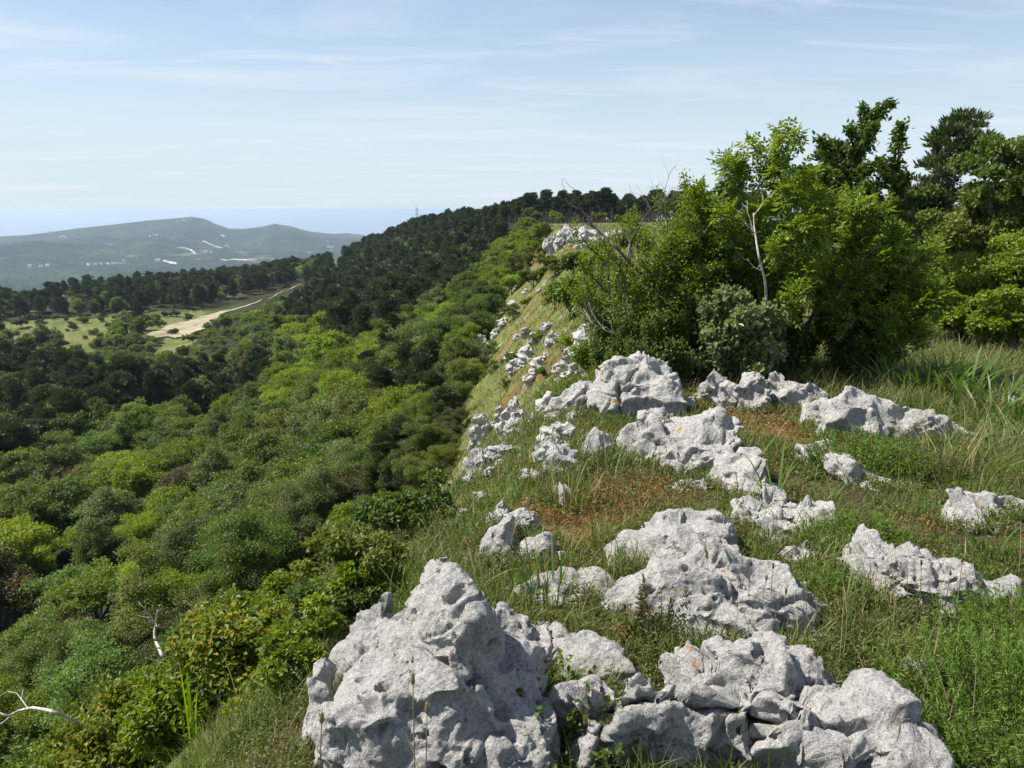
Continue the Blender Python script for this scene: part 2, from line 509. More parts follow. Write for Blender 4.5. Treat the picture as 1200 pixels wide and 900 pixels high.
# ------------------------------------------------------------------ far hills, sea
SKY_X = [-400, -200, 0, 40, 100, 170, 225, 240, 250, 268, 285, 305, 321, 340, 362, 385, 405, 420, 440, 480, 560, 700]
SKY_Y = [286, 280, 273.5, 270.5, 264.5, 257.5, 253.5, 256, 261, 267.5, 267.5, 265, 261.5, 265, 271.5, 275.5, 277.5, 281, 285, 292, 300, 305]
def hills_h(th, r):
    px = 600 + F * np.tan(th) / (CP)     # close to the image column of things near the horizon
    sk = np.interp(px, SKY_X, SKY_Y)
    zs = EYE - 6500 * np.tan(PITCH + np.arctan((450 - sk) / F) * -1)
    x, y = r * np.sin(th), r * np.cos(th)
    base = -252 + 10 * fbm(p3(x / 900, y / 900), 3)
    g = np.exp(-((r - 6500) / 1500.) ** 2)
    gul = fbm(p3(x / 520, y / 700, 2), 4)
    z = base + (zs - base) * g + 34 * gul * g * (1 - g) * 4 + 20 * (np.abs(fbm(p3(x / 300, y / 420, 8), 3)) - .3) * g * (1 - g) * 4
    f2 = np.exp(-((r - 4500) / 500.) ** 2 - ((px - 40) / 75.) ** 2)
    z = np.maximum(z, z * (1 - f2) + f2 * (-150 + 18 * gul))
    f3 = np.exp(-((r - 4900) / 450.) ** 2 - ((px - 160) / 60.) ** 2)
    z = z + f3 * 38
    z = z - sstep(8000, 9500, r) * 400
    z = np.where(r < 2500, -262 - (2500 - r) * .05, z)
    z = z + 7 * fbm(p3(x / 70, y / 70, 1), 3) * (r < 6400)
    return z

def build_hills():
    m, nt, out = newmat('hills_wooded')
    ge = N(nt, 'ShaderNodeTexCoord')
    def noise(sc, det, rough=.6):
        n = N(nt, 'ShaderNodeTexNoise'); n.inputs['Scale'].default_value = sc; n.inputs['Detail'].default_value = det; n.inputs['Roughness'].default_value = rough
        nt.links.new(ge.outputs['Object'], n.inputs['Vector']); return n
    nb = noise(.0022, 4); nf = noise(.045, 5, .75); nm = noise(.0075, 4)
    wood = ramp(nt, [(.40, (.006, .012, .008)), (.49, (.022, .036, .016)), (.60, (.085, .108, .04))])
    wm = N(nt, 'ShaderNodeMixRGB'); wm.inputs[0].default_value = .45
    wn = N(nt, 'ShaderNodeMixRGB'); wn.inputs[0].default_value = .5
    nt.links.new(nb.outputs[0], wn.inputs[1]); nt.links.new(nm.outputs[0], wn.inputs[2])
    nt.links.new(nf.outputs[0], wm.inputs[1]); nt.links.new(wn.outputs[0], wm.inputs[2]); nt.links.new(wm.outputs[0], wood.inputs[0])
    field = ramp(nt, [(.35, (.06, .09, .035)), (.55, (.11, .13, .06)), (.7, (.2, .19, .12))])
    nt.links.new(nm.outputs[0], field.inputs[0])
    at = N(nt, 'ShaderNodeAttribute', attribute_name='open')
    ad = N(nt, 'ShaderNodeMath', operation='MULTIPLY_ADD'); ad.inputs[1].default_value = .4
    nt.links.new(at.outputs['Fac'], ad.inputs[0]); nt.links.new(nm.outputs[0], ad.inputs[2])
    th = ramp(nt, [(.66, (0, 0, 0)), (.76, (1, 1, 1))])
    nt.links.new(ad.outputs[0], th.inputs[0])
    mx = N(nt, 'ShaderNodeMixRGB'); nt.links.new(th.outputs[0], mx.inputs[0]); nt.links.new(wood.outputs[0], mx.inputs[1]); nt.links.new(field.outputs[0], mx.inputs[2])
    bs = N(nt, 'ShaderNodeBsdfDiffuse')
    bp = N(nt, 'ShaderNodeBump'); bp.inputs['Strength'].default_value = 1; bp.inputs['Distance'].default_value = 22
    nt.links.new(nf.outputs[0], bp.inputs['Height']); nt.links.new(bp.outputs[0], bs.inputs['Normal'])
    nt.links.new(mx.outputs[0], bs.inputs['Color']); nt.links.new(bs.outputs[0], out.inputs[0])
    th_ = np.radians(np.arange(-60, 16, .1)); rr = np.concatenate([np.linspace(2300, 8000, 210), np.linspace(8050, 9800, 20)])
    R, T = np.meshgrid(rr, th_, indexing='ij')
    Z = hills_h(T.ravel(), R.ravel())
    X, Y = (R * np.sin(T)).ravel(), (R * np.cos(T)).ravel()
    na = len(th_)
    i, j = np.meshgrid(np.arange(len(rr) - 1), np.arange(na - 1), indexing='ij')
    q = np.stack([i * na + j, i * na + j + 1, (i + 1) * na + j + 1, (i + 1) * na + j], -1).reshape(-1, 4)[:, ::-1]
    mb = MB(); mb.add(np.stack([X, Y, Z], 1), q)
    me = mb.mesh('hills', m, True)
    px, py, _f = project(X, Y, Z)
    op = np.zeros(len(X))
    for cx, cy, sx, sy, a in ((215, 298, 60, 7, .5), (95, 295, 25, 3, .35), (300, 302, 45, 5, .5), (120, 308, 40, 4, .35), (30, 314, 40, 6, .3), (235, 288, 12, 6, .3), (285, 296, 30, 3, .4)):
        op = np.maximum(op, a * np.exp(-((px - cx) / sx) ** 2 - ((py - cy) / sy) ** 2))
    a = me.attributes.new('open', 'FLOAT', 'POINT'); a.data.foreach_set('value', op.astype(np.float32))
    return tag(link('hills', me), kind='structure')
hills = build_hills()

def build_sea():
    m, nt, out = newmat('sea_water')
    bs = N(nt, 'ShaderNodeBsdfPrincipled'); bs.inputs['Base Color'].default_value = (.10, .16, .19, 1); bs.inputs['Roughness'].default_value = .18; bs.inputs['IOR'].default_value = 1.33
    tc = N(nt, 'ShaderNodeTexCoord')
    nz = N(nt, 'ShaderNodeTexNoise'); nz.inputs['Scale'].default_value = .0011; nz.inputs['Detail'].default_value = 5
    nt.links.new(tc.outputs['Object'], nz.inputs['Vector'])
    bp = N(nt, 'ShaderNodeBump'); bp.inputs['Strength'].default_value = .25; bp.inputs['Distance'].default_value = 30
    nt.links.new(nz.outputs[0], bp.inputs['Height']); nt.links.new(bp.outputs[0], bs.inputs['Normal'])
    nt.links.new(bs.outputs[0], out.inputs[0])
    mb = MB()
    rr = np.array([1500., 4000, 9000, 18000, 32000, 48000, 64000]); th = np.arange(144) / 144 * 2 * pi
    R, T = np.meshgrid(rr, th, indexing='ij')
    i, j = np.meshgrid(np.arange(len(rr) - 1), np.arange(144), indexing='ij'); j2 = (j + 1) % 144
    q = np.stack([i * 144 + j, i * 144 + j2, (i + 1) * 144 + j2, (i + 1) * 144 + j], -1).reshape(-1, 4)[:, ::-1]
    mb.add(np.stack([(R * np.sin(T)).ravel(), (R * np.cos(T)).ravel(), np.full(R.size, -300.)], 1), q)
    return tag(link('sea', mb.mesh('sea', m, True)), kind='structure')
sea = build_sea()

# ------------------------------------------------------------------ sky, sun, haze
SUN_AZ, SUN_EL = radians(-80), radians(53)      # azimuth from the view direction, clockwise
sun_dir = Vector((sin(SUN_AZ) * cos(SUN_EL), cos(SUN_AZ) * cos(SUN_EL), sin(SUN_EL)))
W = bpy.data.worlds.new('World'); S.world = W; W.use_nodes = True
nt = W.node_tree; nt.nodes.clear()
wo = nt.nodes.new('ShaderNodeOutputWorld'); bg = nt.nodes.new('ShaderNodeBackground'); bg.inputs[1].default_value = .075
sk = nt.nodes.new('ShaderNodeTexSky'); sk.sky_type = 'NISHITA'; sk.sun_disc = False
sk.sun_elevation = SUN_EL; sk.sun_rotation = SUN_AZ % (2 * pi); sk.altitude = 400; sk.air_density = 1.0; sk.dust_density = .35; sk.ozone_density = 3.0
tc = nt.nodes.new('ShaderNodeTexCoord')
sx = nt.nodes.new('ShaderNodeSeparateXYZ'); nt.links.new(tc.outputs['Generated'], sx.inputs[0])
mz = N(nt, 'ShaderNodeMath', operation='MAXIMUM'); mz.inputs[1].default_value = 0; nt.links.new(sx.outputs[2], mz.inputs[0])
az_ = N(nt, 'ShaderNodeMath', operation='ADD'); az_.inputs[1].default_value = .06; nt.links.new(mz.outputs[0], az_.inputs[0])
dx = N(nt, 'ShaderNodeMath', operation='DIVIDE'); nt.links.new(sx.outputs[0], dx.inputs[0]); nt.links.new(az_.outputs[0], dx.inputs[1])
dy = N(nt, 'ShaderNodeMath', operation='DIVIDE'); nt.links.new(sx.outputs[1], dy.inputs[0]); nt.links.new(az_.outputs[0], dy.inputs[1])
cx = nt.nodes.new('ShaderNodeCombineXYZ'); nt.links.new(dx.outputs[0], cx.inputs[0]); nt.links.new(dy.outputs[0], cx.inputs[1])
def cloud(scale, rot, loc, det, lo, hi, dist=.6):
    mp = N(nt, 'ShaderNodeMapping'); mp.inputs['Scale'].default_value = scale; mp.inputs['Rotation'].default_value = (0, 0, rot); mp.inputs['Location'].default_value = loc
    nt.links.new(cx.outputs[0], mp.inputs[0])
    nz = N(nt, 'ShaderNodeTexNoise'); nz.inputs['Scale'].default_value = 1; nz.inputs['Detail'].default_value = det; nz.inputs['Roughness'].default_value = .58; nz.inputs['Distortion'].default_value = dist
    nt.links.new(mp.outputs[0], nz.inputs['Vector'])
    mr = N(nt, 'ShaderNodeMapRange', interpolation_type='SMOOTHSTEP'); mr.inputs['From Min'].default_value = lo; mr.inputs['From Max'].default_value = hi
    nt.links.new(nz.outputs[0], mr.inputs['Value'])
    return mr
c1 = cloud((.42, .95, 1), .35, (1.3, .2, 0), 8, .46, .80)
c2 = cloud((.9, 2.6, 1), -.25, (4.3, 1.7, 2), 9, .52, .86, .9)
veil = cloud((.16, .3, 1), .2, (.3, 2.1, 5), 4, .35, .75)
s1 = N(nt, 'ShaderNodeMath', operation='MAXIMUM'); nt.links.new(c1.outputs[0], s1.inputs[0]); nt.links.new(c2.outputs[0], s1.inputs[1])
s2 = N(nt, 'ShaderNodeMath', operation='MULTIPLY'); s2.inputs[1].default_value = .75; nt.links.new(s1.outputs[0], s2.inputs[0])
s3 = N(nt, 'ShaderNodeMath', operation='MULTIPLY_ADD'); s3.inputs[1].default_value = .16; nt.links.new(veil.outputs[0], s3.inputs[0]); nt.links.new(s2.outputs[0], s3.inputs[2])
s3.use_clamp = True
mixc = N(nt, 'ShaderNodeMixRGB'); mixc.inputs[2].default_value = (5.9, 6.35, 6.9, 1)
vl = N(nt, 'ShaderNodeMapRange', interpolation_type='SMOOTHSTEP'); vl.inputs['From Min'].default_value = .37; vl.inputs['From Max'].default_value = -.02
vl.inputs['To Min'].default_value = .0; vl.inputs['To Max'].default_value = .93
nt.links.new(sx.outputs[2], vl.inputs['Value'])
low = N(nt, 'ShaderNodeMixRGB'); low.inputs[2].default_value = (4.75, 5.6, 6.15, 1)
nt.links.new(vl.outputs[0], low.inputs[0]); nt.links.new(sk.outputs[0], low.inputs[1])
nt.links.new(s3.outputs[0], mixc.inputs[0]); nt.links.new(low.outputs[0], mixc.inputs[1])
nt.links.new(mixc.outputs[0], bg.inputs[0]); nt.links.new(bg.outputs[0], wo.inputs[0])

sl = bpy.data.lights.new('sun', 'SUN'); sl.energy = 4.6; sl.angle = radians(.53); sl.color = (1, .955, .88)
so = bpy.data.objects.new('sun', sl); COL.objects.link(so)
so.rotation_euler = (-sun_dir).to_track_quat('-Z', 'Y').to_euler(); so.location = sun_dir * 50

def build_haze():
    m, nt, out = newmat('haze_air')
    pv = N(nt, 'ShaderNodeVolumePrincipled')
    pv.inputs['Density Attribute'].default_value = ''
    pv.inputs['Density'].default_value = 0.8e-4
    pv.inputs['Color'].default_value = (.66, .82, 1.0, 1)
    pv.inputs['Anisotropy'].default_value = .25
    nt.links.new(pv.outputs[0], out.inputs['Volume'])
    a, zb, zt = 66000, -302, 16
    V = [(x, y, z) for z in (zb, zt) for y in (-a, a) for x in (-a, a)]
    q = [(0, 2, 3, 1), (4, 5, 7, 6), (0, 1, 5, 4), (2, 6, 7, 3), (0, 4, 6, 2), (1, 3, 7, 5)]
    mb = MB(); mb.add(V, q)
    return tag(link('haze', mb.mesh('haze', m)), kind='stuff')
haze = build_haze()

S.view_settings.view_transform = "Standard"; S.view_settings.look = "None"; S.view_settings.exposure = 0.95; S.view_settings.gamma = 1
S.cycles.use_denoising = True
S.cycles.max_bounces = 6; S.cycles.diffuse_bounces = 3; S.cycles.glossy_bounces = 2; S.cycles.transmission_bounces = 3; S.cycles.transparent_max_bounces = 8; S.cycles.volume_bounces = 0
S.cycles.caustics_reflective = False; S.cycles.caustics_refractive = False
# ------------------------------------------------------------------ tree kinds
def rdir(n, g):
    return norm(g.normal(size=(n, 3)))

def broad_crown(mb, h, R, leaf, nleaf, seed, base=.22, K=55, m=0, fine=False):
    g = np.random.default_rng(seed)
    zc, sz = h * (1 + base) / 2, h * (1 - base) / 2
    d = rdir(K, g); d[:, 2] = np.where(d[:, 2] < -.45, -d[:, 2], d[:, 2])
    rad = g.uniform(.35, 1, K) ** .55
    lob = 1 + .28 * np.sin(d[:, 0] * 3.1 + seed) + .22 * np.sin(d[:, 1] * 4.3 + seed * 2.1)
    rc = R * g.uniform(.13, .27, K)
    ns = 5
    sub = g.normal(size=(ns, 3)) * np.array([.36, .36, .16]); sub[0] = 0
    ss = g.uniform(.5, .72, ns); ss[0] = .74
    si = g.choice(ns, K, p=ss ** 2 / (ss ** 2).sum())
    c = (d * (rad * lob * ss[si])[:, None] + sub[si]) * np.array([R, R, sz]) + np.array([0, 0, zc])
    w = rc ** 2; w = w / w.sum()
    k = g.choice(K, nleaf, p=w)
    e = rdir(nleaf, g)
    e[:, 2] = np.where((e[:, 2] < -.1) & (g.random(nleaf) < .65), -e[:, 2], e[:, 2])
    rr = rc[k] * (g.random(nleaf) ** .4) * g.uniform(.85, 1.25, nleaf)
    P = c[k] + e * rr[:, None] * np.array([1, 1, .75])
    Nn = e * .55 + np.array([0, 0, .55]) + g.normal(size=(nleaf, 3)) * .55
    A = e * .5 + g.normal(size=(nleaf, 3)) + np.array([0, 0, -.25])
    cr = g.random(K)
    L = leaf * g.uniform(.7, 1.3, nleaf)
    leaves(mb, P, A, Nn, L, L * .62, .18, m, np.clip(.5 * cr[k] + .5 * g.random(nleaf), 0, 1), fine=fine)
    return c, rc

def broad_trunk(mb, h, R, c, seed, m=0, n=14):
    g = np.random.default_rng(seed + 500)
    top = np.array([g.normal() * .05 * h, g.normal() * .05 * h, h * .62])
    t = np.linspace(0, 1, 6)[:, None]
    ax = top * t + np.array([[0, 0, -.4]]) * (1 - t) + g.normal(size=(6, 3)) * .02 * h * t
    tube(mb, ax, np.linspace(.026 * h, .009 * h, 6), 7, m)
    for q in c[g.choice(len(c), min(n, len(c)), False)]:
        s0 = ax[g.integers(1, 5)]
        mid = (s0 + q) / 2 + np.array([0, 0, -.04 * h]) + g.normal(size=3) * .03 * h
        tube(mb, [s0, mid, q], [.010 * h, .006 * h, .0025 * h], 5, m)

def pine_crown(mb, h, R, leaf, nleaf, seed, base=.3, m=0, flat=.5):
    g = np.random.default_rng(seed)
    nb = 75
    zt = g.random(nb) ** .8
    z = h * (base + (1 - base) * zt)
    prof = np.interp(zt, [0, .25, .6, .85, 1], [.7, 1, .78 + .1 * flat, .42 + .25 * flat, .1])
    az = g.random(nb) * 2 * pi
    l = R * prof * g.uniform(.55, 1.1, nb)
    pads_c, pads_r, br = [], [], []
    for i in range(nb):
        d = np.array([cos(az[i]), sin(az[i]), .12 + .25 * zt[i]])
        tip = np.array([0, 0, z[i]]) + d * l[i]
        br.append((np.array([0, 0, z[i] - .03 * h]), tip))
        for q in (1.0, .72, .45):
            if q * l[i] < .25 * R and q < 1: continue
            pads_c.append(np.array([0, 0, z[i]]) + d * l[i] * q + g.normal(size=3) * .05 * R)
            pads_r.append(R * g.uniform(.16, .27))
    pads_c.append(np.array([0, 0, h * .985])); pads_r.append(R * .14)
    c, rc = np.array(pads_c), np.array(pads_r)
    w = rc ** 2; w /= w.sum()
    k = g.choice(len(c), nleaf, p=w)
    e = rdir(nleaf, g); e[:, 2] = np.where(e[:, 2] < 0, -e[:, 2] * .6, e[:, 2])
    P = c[k] + e * (rc[k] * g.random(nleaf) ** .5)[:, None] * np.array([1, 1, .5])
    A = e + np.array([0, 0, .5]) + g.normal(size=(nleaf, 3)) * .35
    L = leaf * g.uniform(.7, 1.3, nleaf)
    cr = g.random(len(c))
    leaves(mb, P, A, g.normal(size=(nleaf, 3)), L, L * .3, .1, m, np.clip(.5 * cr[k] + .5 * g.random(nleaf), 0, 1))
    return br

def pine_trunk(mb, h, R, br, seed, m=0):
    g = np.random.default_rng(seed + 900)
    t = np.linspace(0, 1, 7)
    ax = np.stack([np.sin(t * 3 + seed) * .02 * h * t, np.cos(t * 2.3 + seed) * .02 * h * t - .02 * h * t, t * h * .95 - .4], 1)
    tube(mb, ax, np.linspace(.02 * h, .004 * h, 7), 7, m)
    for a, b in br[::2]:
        tube(mb, [a, (a + b) / 2 + np.array([0, 0, -.02 * h]), b], [.006 * h, .004 * h, .0015 * h], 4, m)

# name, kind, height, radius, crown base, leaf colour -> meshes at three levels of fineness
SHAPES = {
    'round': dict(kind='b', h=6.4, R=2.9, base=.18), 'wide': dict(kind='b', h=5.4, R=3.1, base=.15), 'tall': dict(kind='b', h=7.6, R=2.7, base=.2),
    'bush': dict(kind='b', h=2.4, R=1.5, base=-.05),
    'pine': dict(kind='p', h=8.6, R=2.7, base=.22, flat=.5), 'pine_cone': dict(kind='p', h=9.4, R=2.5, base=.15, flat=.0), 'pine_bare': dict(kind='p', h=10.5, R=2.3, base=.56, flat=.9),
}
LOD = {0: (.115, 36000), 1: (.18, 15000), 2: (.32, 5200), 3: (.62, 1500)}
_tree_cache = {}
def tree_meshes(shape, colour, lod):
    key = (shape, colour, lod)
    if key in _tree_cache: return _tree_cache[key]
    s = SHAPES[shape]
    leaf, n = LOD[lod]
    if s['kind'] == 'p': leaf, n = leaf * 1.9, int(n * 1.0)
    if shape == 'bush': leaf, n = leaf * .8, n // 3
    seed = 10 + list(SHAPES).index(shape) * 7 + sorted(['mid', 'bright', 'grey', 'olive', 'rust', 'needle']).index(colour)
    a, b = MB(), MB()
    if s['kind'] == 'b':
        c, rc = broad_crown(a, s['h'], s['R'], leaf, n, seed, s['base'], K=95 if shape != 'bush' else 36)
        broad_trunk(b, s['h'], s['R'], c, seed)
        cm, tm = M['leaf_' + colour], M['bark']
    else:
        br = pine_crown(a, s['h'], s['R'], leaf, n, seed, s['base'], flat=s['flat'])
        pine_trunk(b, s['h'], s['R'], br, seed)
        cm, tm = M['needle'], M['bark_pine']
    _tree_cache[key] = (a.mesh('crown', cm), b.mesh('trunk', tm), a, b, cm, tm)
    return _tree_cache[key]

# ------------------------------------------------------------------ where every tree stands
FLANK = [(380, 312), (470, 258), (600, 236), (760, 232), (660, 262), (560, 335), (470, 392), (425, 402), (340, 372), (350, 335)]
LOWPINE = [(0, 408), (90, 415), (130, 440), (250, 425), (335, 440), (260, 480), (130, 485), (60, 560), (0, 590)]
BRIGHT = [(335, 372), (420, 385), (480, 392), (520, 440), (500, 480), (430, 490), (330, 470)]
OLIVE = [(420, 430), (560, 395), (545, 560), (440, 560)]
FARHAZE = [(380, 300), (480, 262), (560, 250), (560, 285), (470, 320), (390, 330)]

def scatter_trees():
    g = np.random.default_rng(77)
    rows = []
    # jittered cells, wider ones farther away
    for (r0, r1, cell) in ((6, 45, 3.0), (12, 125, 2.3), (45, 120, 3.9), (120, 300, 4.7), (300, 640, 5.6)):
        xs = np.arange(-r1 * .9, 140 if r1 > 150 else 20, cell); ys = np.arange(0, r1, cell)
        X, Y = np.meshgrid(xs, ys); X = X.ravel() + g.uniform(-.45, .45, X.size) * cell; Y = Y.ravel() + g.uniform(-.45, .45, Y.size) * cell
        rr = np.hypot(X, Y); th = np.arctan2(X, Y)
        k = (rr >= r0) & (rr < r1) & (th > radians(-41)) & (th < radians(24))
        rows.append(np.stack([X[k], Y[k], np.full(k.sum(), cell)], 1))
    P = np.concatenate(rows)
    X, Y = P[:, 0], P[:, 1]
    Z = height(X, Y)
    d, cz, by = brink(X, Y)
    px, py, fw = project(X, Y, Z)
    rr = np.hypot(X, Y)
    ok = (px > -60) & (px < 1000)
    crest = (Y > 190) & (d < 6)
    wood = (d > 2.0) & (px < forest_edge(py) + 4) & (Y > 4)
    wood |= (Y > 150) & (d > 5) & (px < 660)
    wood |= crest & (d > -70) & (by > 196)
    rim = (P[:, 2] == 2.3)
    ok &= wood & (~rim | ((d < 13) & (px > forest_edge(py) - 75) & (px > 330) & (rr > 14)))
    for p in MEADOWS: ok &= ~(in_poly(px, py, p) & (rr > 120))
    ok &= ~(in_poly(px, py, [(165, 397), (205, 399), (246, 387), (265, 374), (360, 338), (352, 330), (255, 362), (170, 390)]) & (rr > 150))
    # thinner, more open wood on the plateau behind the meadow
    plat = (Z < -35) & (rr > 230) & (px < 340)
    dens = fbm(p3(X / 45, Y / 45, 2), 2)
    thin = plat & in_poly(px, py, [(-60, 380), (-60, 352), (150, 350), (345, 345), (300, 372), (240, 380), (60, 400)])
    ok &= ~(thin & (dens + g.normal(size=len(X)) * .25 < .05))
    # gaps
    ok &= g.random(len(X)) > .06
    X, Y, Z, d, rr, px, py, fw, cell, by = (a[ok] for a in (X, Y, Z, d, rr, px, py, fw, P[:, 2], by))
    zone = np.full(len(X), 'mid', object)
    u = g.random(len(X)); u2 = g.random(len(X))
    _, pyc, _ = project(X, Y, Z + 4)
    def zn(poly): return in_poly(px, pyc, poly)
    spec = np.where(u < .42, 'mid', np.where(u < .62, 'grey', np.where(u < .78, 'olive', np.where(u < .992, 'bright', 'rust')))).astype(object)
    near = rr < 48
    spec[near & (spec == 'bright') & (u2 < .6)] = 'grey'
    z = zn(BRIGHT); spec[z & (u2 < .86)] = 'bright'
    z = zn(OLIVE); spec[z & (u2 < .35)] = 'olive'; spec[z & (u2 > .62)] = 'needle'
    z = zn(LOWPINE); spec[z & (u2 < .78)] = 'needle'
    z = zn(FLANK) & (rr > 90); spec[z & (u2 < .86)] = 'needle'; spec[z & (u2 >= .86)] = 'mid'
    z = zn(FARHAZE) & (rr > 200); spec[z & (u2 < .4)] = 'grey'
    z = (rr > 290) & (px < 350); spec[z & (u2 < .62)] = 'needle'; spec[z & (u2 > .62)] = np.where(u[z & (u2 > .62)] < .5, 'mid', 'olive')
    z = (by > 196) & (d < 8); spec[z] = 'needle'
    z = zn([(-20, 675), (60, 668), (80, 712), (-20, 742)]); spec[z] = 'rust'
    z = (rr < 200) & (px > 570) & (d < 12); spec[z] = np.where(u[z] < .6, 'mid', 'bright')
    shape = np.where(u2 < .4, 'round', np.where(u2 < .75, 'wide', 'tall')).astype(object)
    pn = spec == 'needle'
    shape[pn] = np.where(u[pn] < .65, 'pine', 'pine_cone')
    shape[pn & (by > 196) & (px > 590) & (d < 10)] = 'pine_bare'
    sc = g.uniform(.72, 1.18, len(X))
    sc = sc * np.where(rr < 25, .7, np.where(rr < 45, .85, 1.0)) * np.where(rr > 230, .9, 1)
    sc[(d < 8) & (rr < 130)] *= .75
    shape[(d < 5) & (rr < 60)] = 'bush'
    pn = shape == 'bush'; spec[pn & (spec == 'needle')] = 'mid'
    sc[pn] *= 1.5
    sc = np.where((by > 140) & (d < 14), sc * np.where(by > 330, .85, .66), sc)
    # nothing near may stand up in front of the wood behind it
    hts = np.array([SHAPES[s]['h'] for s in shape])
    lim = np.interp(rr, [8, 12, 18, 24, 34, 50, 70, 95, 150, 200, 290, 400, 500], [860, 800, 715, 660, 600, 535, 490, 450, 402, 370, 350, 335, 322]) - np.clip((px - 300) * .5, -20, 135)
    lim = np.where((px < 285) & (rr > 90) & (rr < 262), np.maximum(lim, np.interp(rr, [90, 130, 170, 235, 262], [462, 434, 418, 408, 385])), lim)
    for it in range(3):
        _, pt, _ = project(X, Y, Z + hts * sc)
        sc = np.where((pt < lim) & ((rr < 170) | ((rr < 262) & (px < 285))) & (d > 0), sc * .82, sc)
    line = np.interp(px, [165, 215, 255, 300, 345, 360], [394, 384, 368, 358, 340, 334])
    for it in range(6):
        _, pt, _ = project(X, Y, Z + hts * sc)
        hide = (px > 168) & (px < 362) & (py > line) & (pt < line + 3) & (rr > 150) & (rr < 480)
        sc = np.where(hide, sc * .8, sc)
    low = hide & (sc < .4) & (py > line + 2)
    shape[low] = 'bush'; spec[low & (spec == 'needle')] = 'olive'; sc[low] = np.maximum(sc[low], .5); hts[low] = 2.4
    _, pt, _ = project(X, Y, Z + hts * sc)
    keep = ~((pt < lim - np.where(rr < 100, 25, 7)) & ((rr < 100) | ((rr < 262) & (px < 285))) & (d > 0)) & (sc > .25)
    sml = ~keep & (rr > 110) & (rr < 262) & (px < 345) & (g.random(len(X)) < .8)
    shape[sml] = 'bush'; sc[sml] = g.uniform(.6, 1.1, sml.sum()); spec[sml & (spec == 'needle')] = 'olive'
    keep |= sml
    return [a[keep] for a in (X, Y, Z, sc, shape, spec, rr, px, py, d)]

TX, TY, TZ, TS, TSH, TSP, TR, TPX, TPY, TD = scatter_trees()
TROT = np.random.default_rng(5).random(len(TX)) * 2 * pi

# how much of each tree the camera sees: nearest first on a coarse picture, the ground hiding what is behind it
def visible_share():
    w, h = 400, 300
    cov = np.full((h, w), 1e9)
    gx, gy = np.meshgrid((np.arange(100) + .5) * 12, (np.arange(75) + .5) * 12)
    fwd = np.full(gx.size, 1e9)
    t = np.geomspace(2, 700, 240)
    dirs = np.stack([ray(a, b) for a, b in zip(gx.ravel(), gy.ravel())])
    done = np.zeros(len(dirs), bool)
    for tt in t:
        k = np.nonzero(~done)[0]
        if len(k) == 0: break
        pz = EYE + dirs[k, 2] * tt
        hit = pz < height(dirs[k, 0] * tt, dirs[k, 1] * tt, False)
        fwd[k[hit]] = tt
        done[k[hit]] = True
    fwd = np.kron(fwd.reshape(75, 100), np.ones((4, 4)))
    seen = np.zeros(len(TX), int)
    used = np.zeros((h, w), bool)
    hts = np.array([SHAPES[s]['h'] for s in TSH]) * TS; rad = np.array([SHAPES[s]['R'] for s in TSH]) * TS
    base = np.array([SHAPES[s]['base'] for s in TSH])
    cx, cy, cf = project(TX, TY, TZ + hts * (1 + base) / 2)
    cx, cy = cx / 3, cy / 3
    rx = np.maximum(.55, rad * F / cf / 3 * .85); ry = np.maximum(.55, hts * (1 - base) / 2 * F / cf / 3 * .9)
    for i in np.argsort(cf):
        x0, x1, y0, y1 = int(max(0, cx[i] - rx[i])), int(min(w - 1, cx[i] + rx[i] + 1)), int(max(0, cy[i] - ry[i])), int(min(h - 1, cy[i] + ry[i] + 1))
        if x1 <= x0 or y1 <= y0: continue
        yy, xx = np.mgrid[y0:y1, x0:x1]
        e = ((xx + .5 - cx[i]) / rx[i]) ** 2 + ((yy + .5 - cy[i]) / ry[i]) ** 2 < 1
        e &= ~used[y0:y1, x0:x1] & (fwd[y0:y1, x0:x1] > cf[i] * .97 - 4)
        seen[i] = e.sum()
        used[y0:y1, x0:x1] |= e
    return seen, cx * 3, cy * 3
SEEN, CX, CY = visible_share()

# ------------------------------------------------------------------ labels from what stands nearby
LANDMARKS = [
    (200, 770, 'the upright bleached stick'), (80, 838, 'the bent white dead branch'), (28, 700, 'the rust-brown tree patch'), (75, 400, 'the light green meadow'),
    (215, 383, 'the wide end of the dirt track'), (345, 338, 'the far end of the dirt track'), (488, 255, 'the lattice mast'), (575, 385, 'the top of the grassy slope'),
    (555, 480, 'the rocky middle of the grassy slope'), (520, 600, 'the foot of the grassy slope'), (405, 425, 'the brightest yellow-green wood'), (232, 455, 'the dark pine stand in the hollow'),
    (690, 235, 'the bare-trunked pines on the crest'), (690, 275, 'the pale cliff outcrop'), (400, 790, 'the big pitted rock'), (300, 560, 'the lime-green tree in mid wood'),
    (120, 560, 'the grey-green tree mounds'), (40, 500, 'the dark wood at the frame edge'), (470, 320, 'the dark flank of the ridge'), (130, 335, 'the dark tree line before the hills'),
    (270, 335, 'the tree line below the second hill'), (400, 302, 'the clearing on the spur'), (600, 240, 'the highest pines on the skyline'), (330, 620, 'the broad mid-slope canopy'),
    (450, 480, 'the scattered slope pines'), (190, 392, 'the meadow bushes'), (270, 770, 'the yellow-leaved shrub'), (640, 320, 'the bushes at the head of the slope'),
    (545, 540, 'the dark gap under the slope'), (350, 400, 'the bushes right of the track'), (60, 640, 'the shaded wood at the frame edge')]
COLW = {'mid': 'mid-green', 'bright': 'yellow-green', 'grey': 'grey-green', 'olive': 'olive-green', 'rust': 'rust-brown', 'needle': 'dark'}
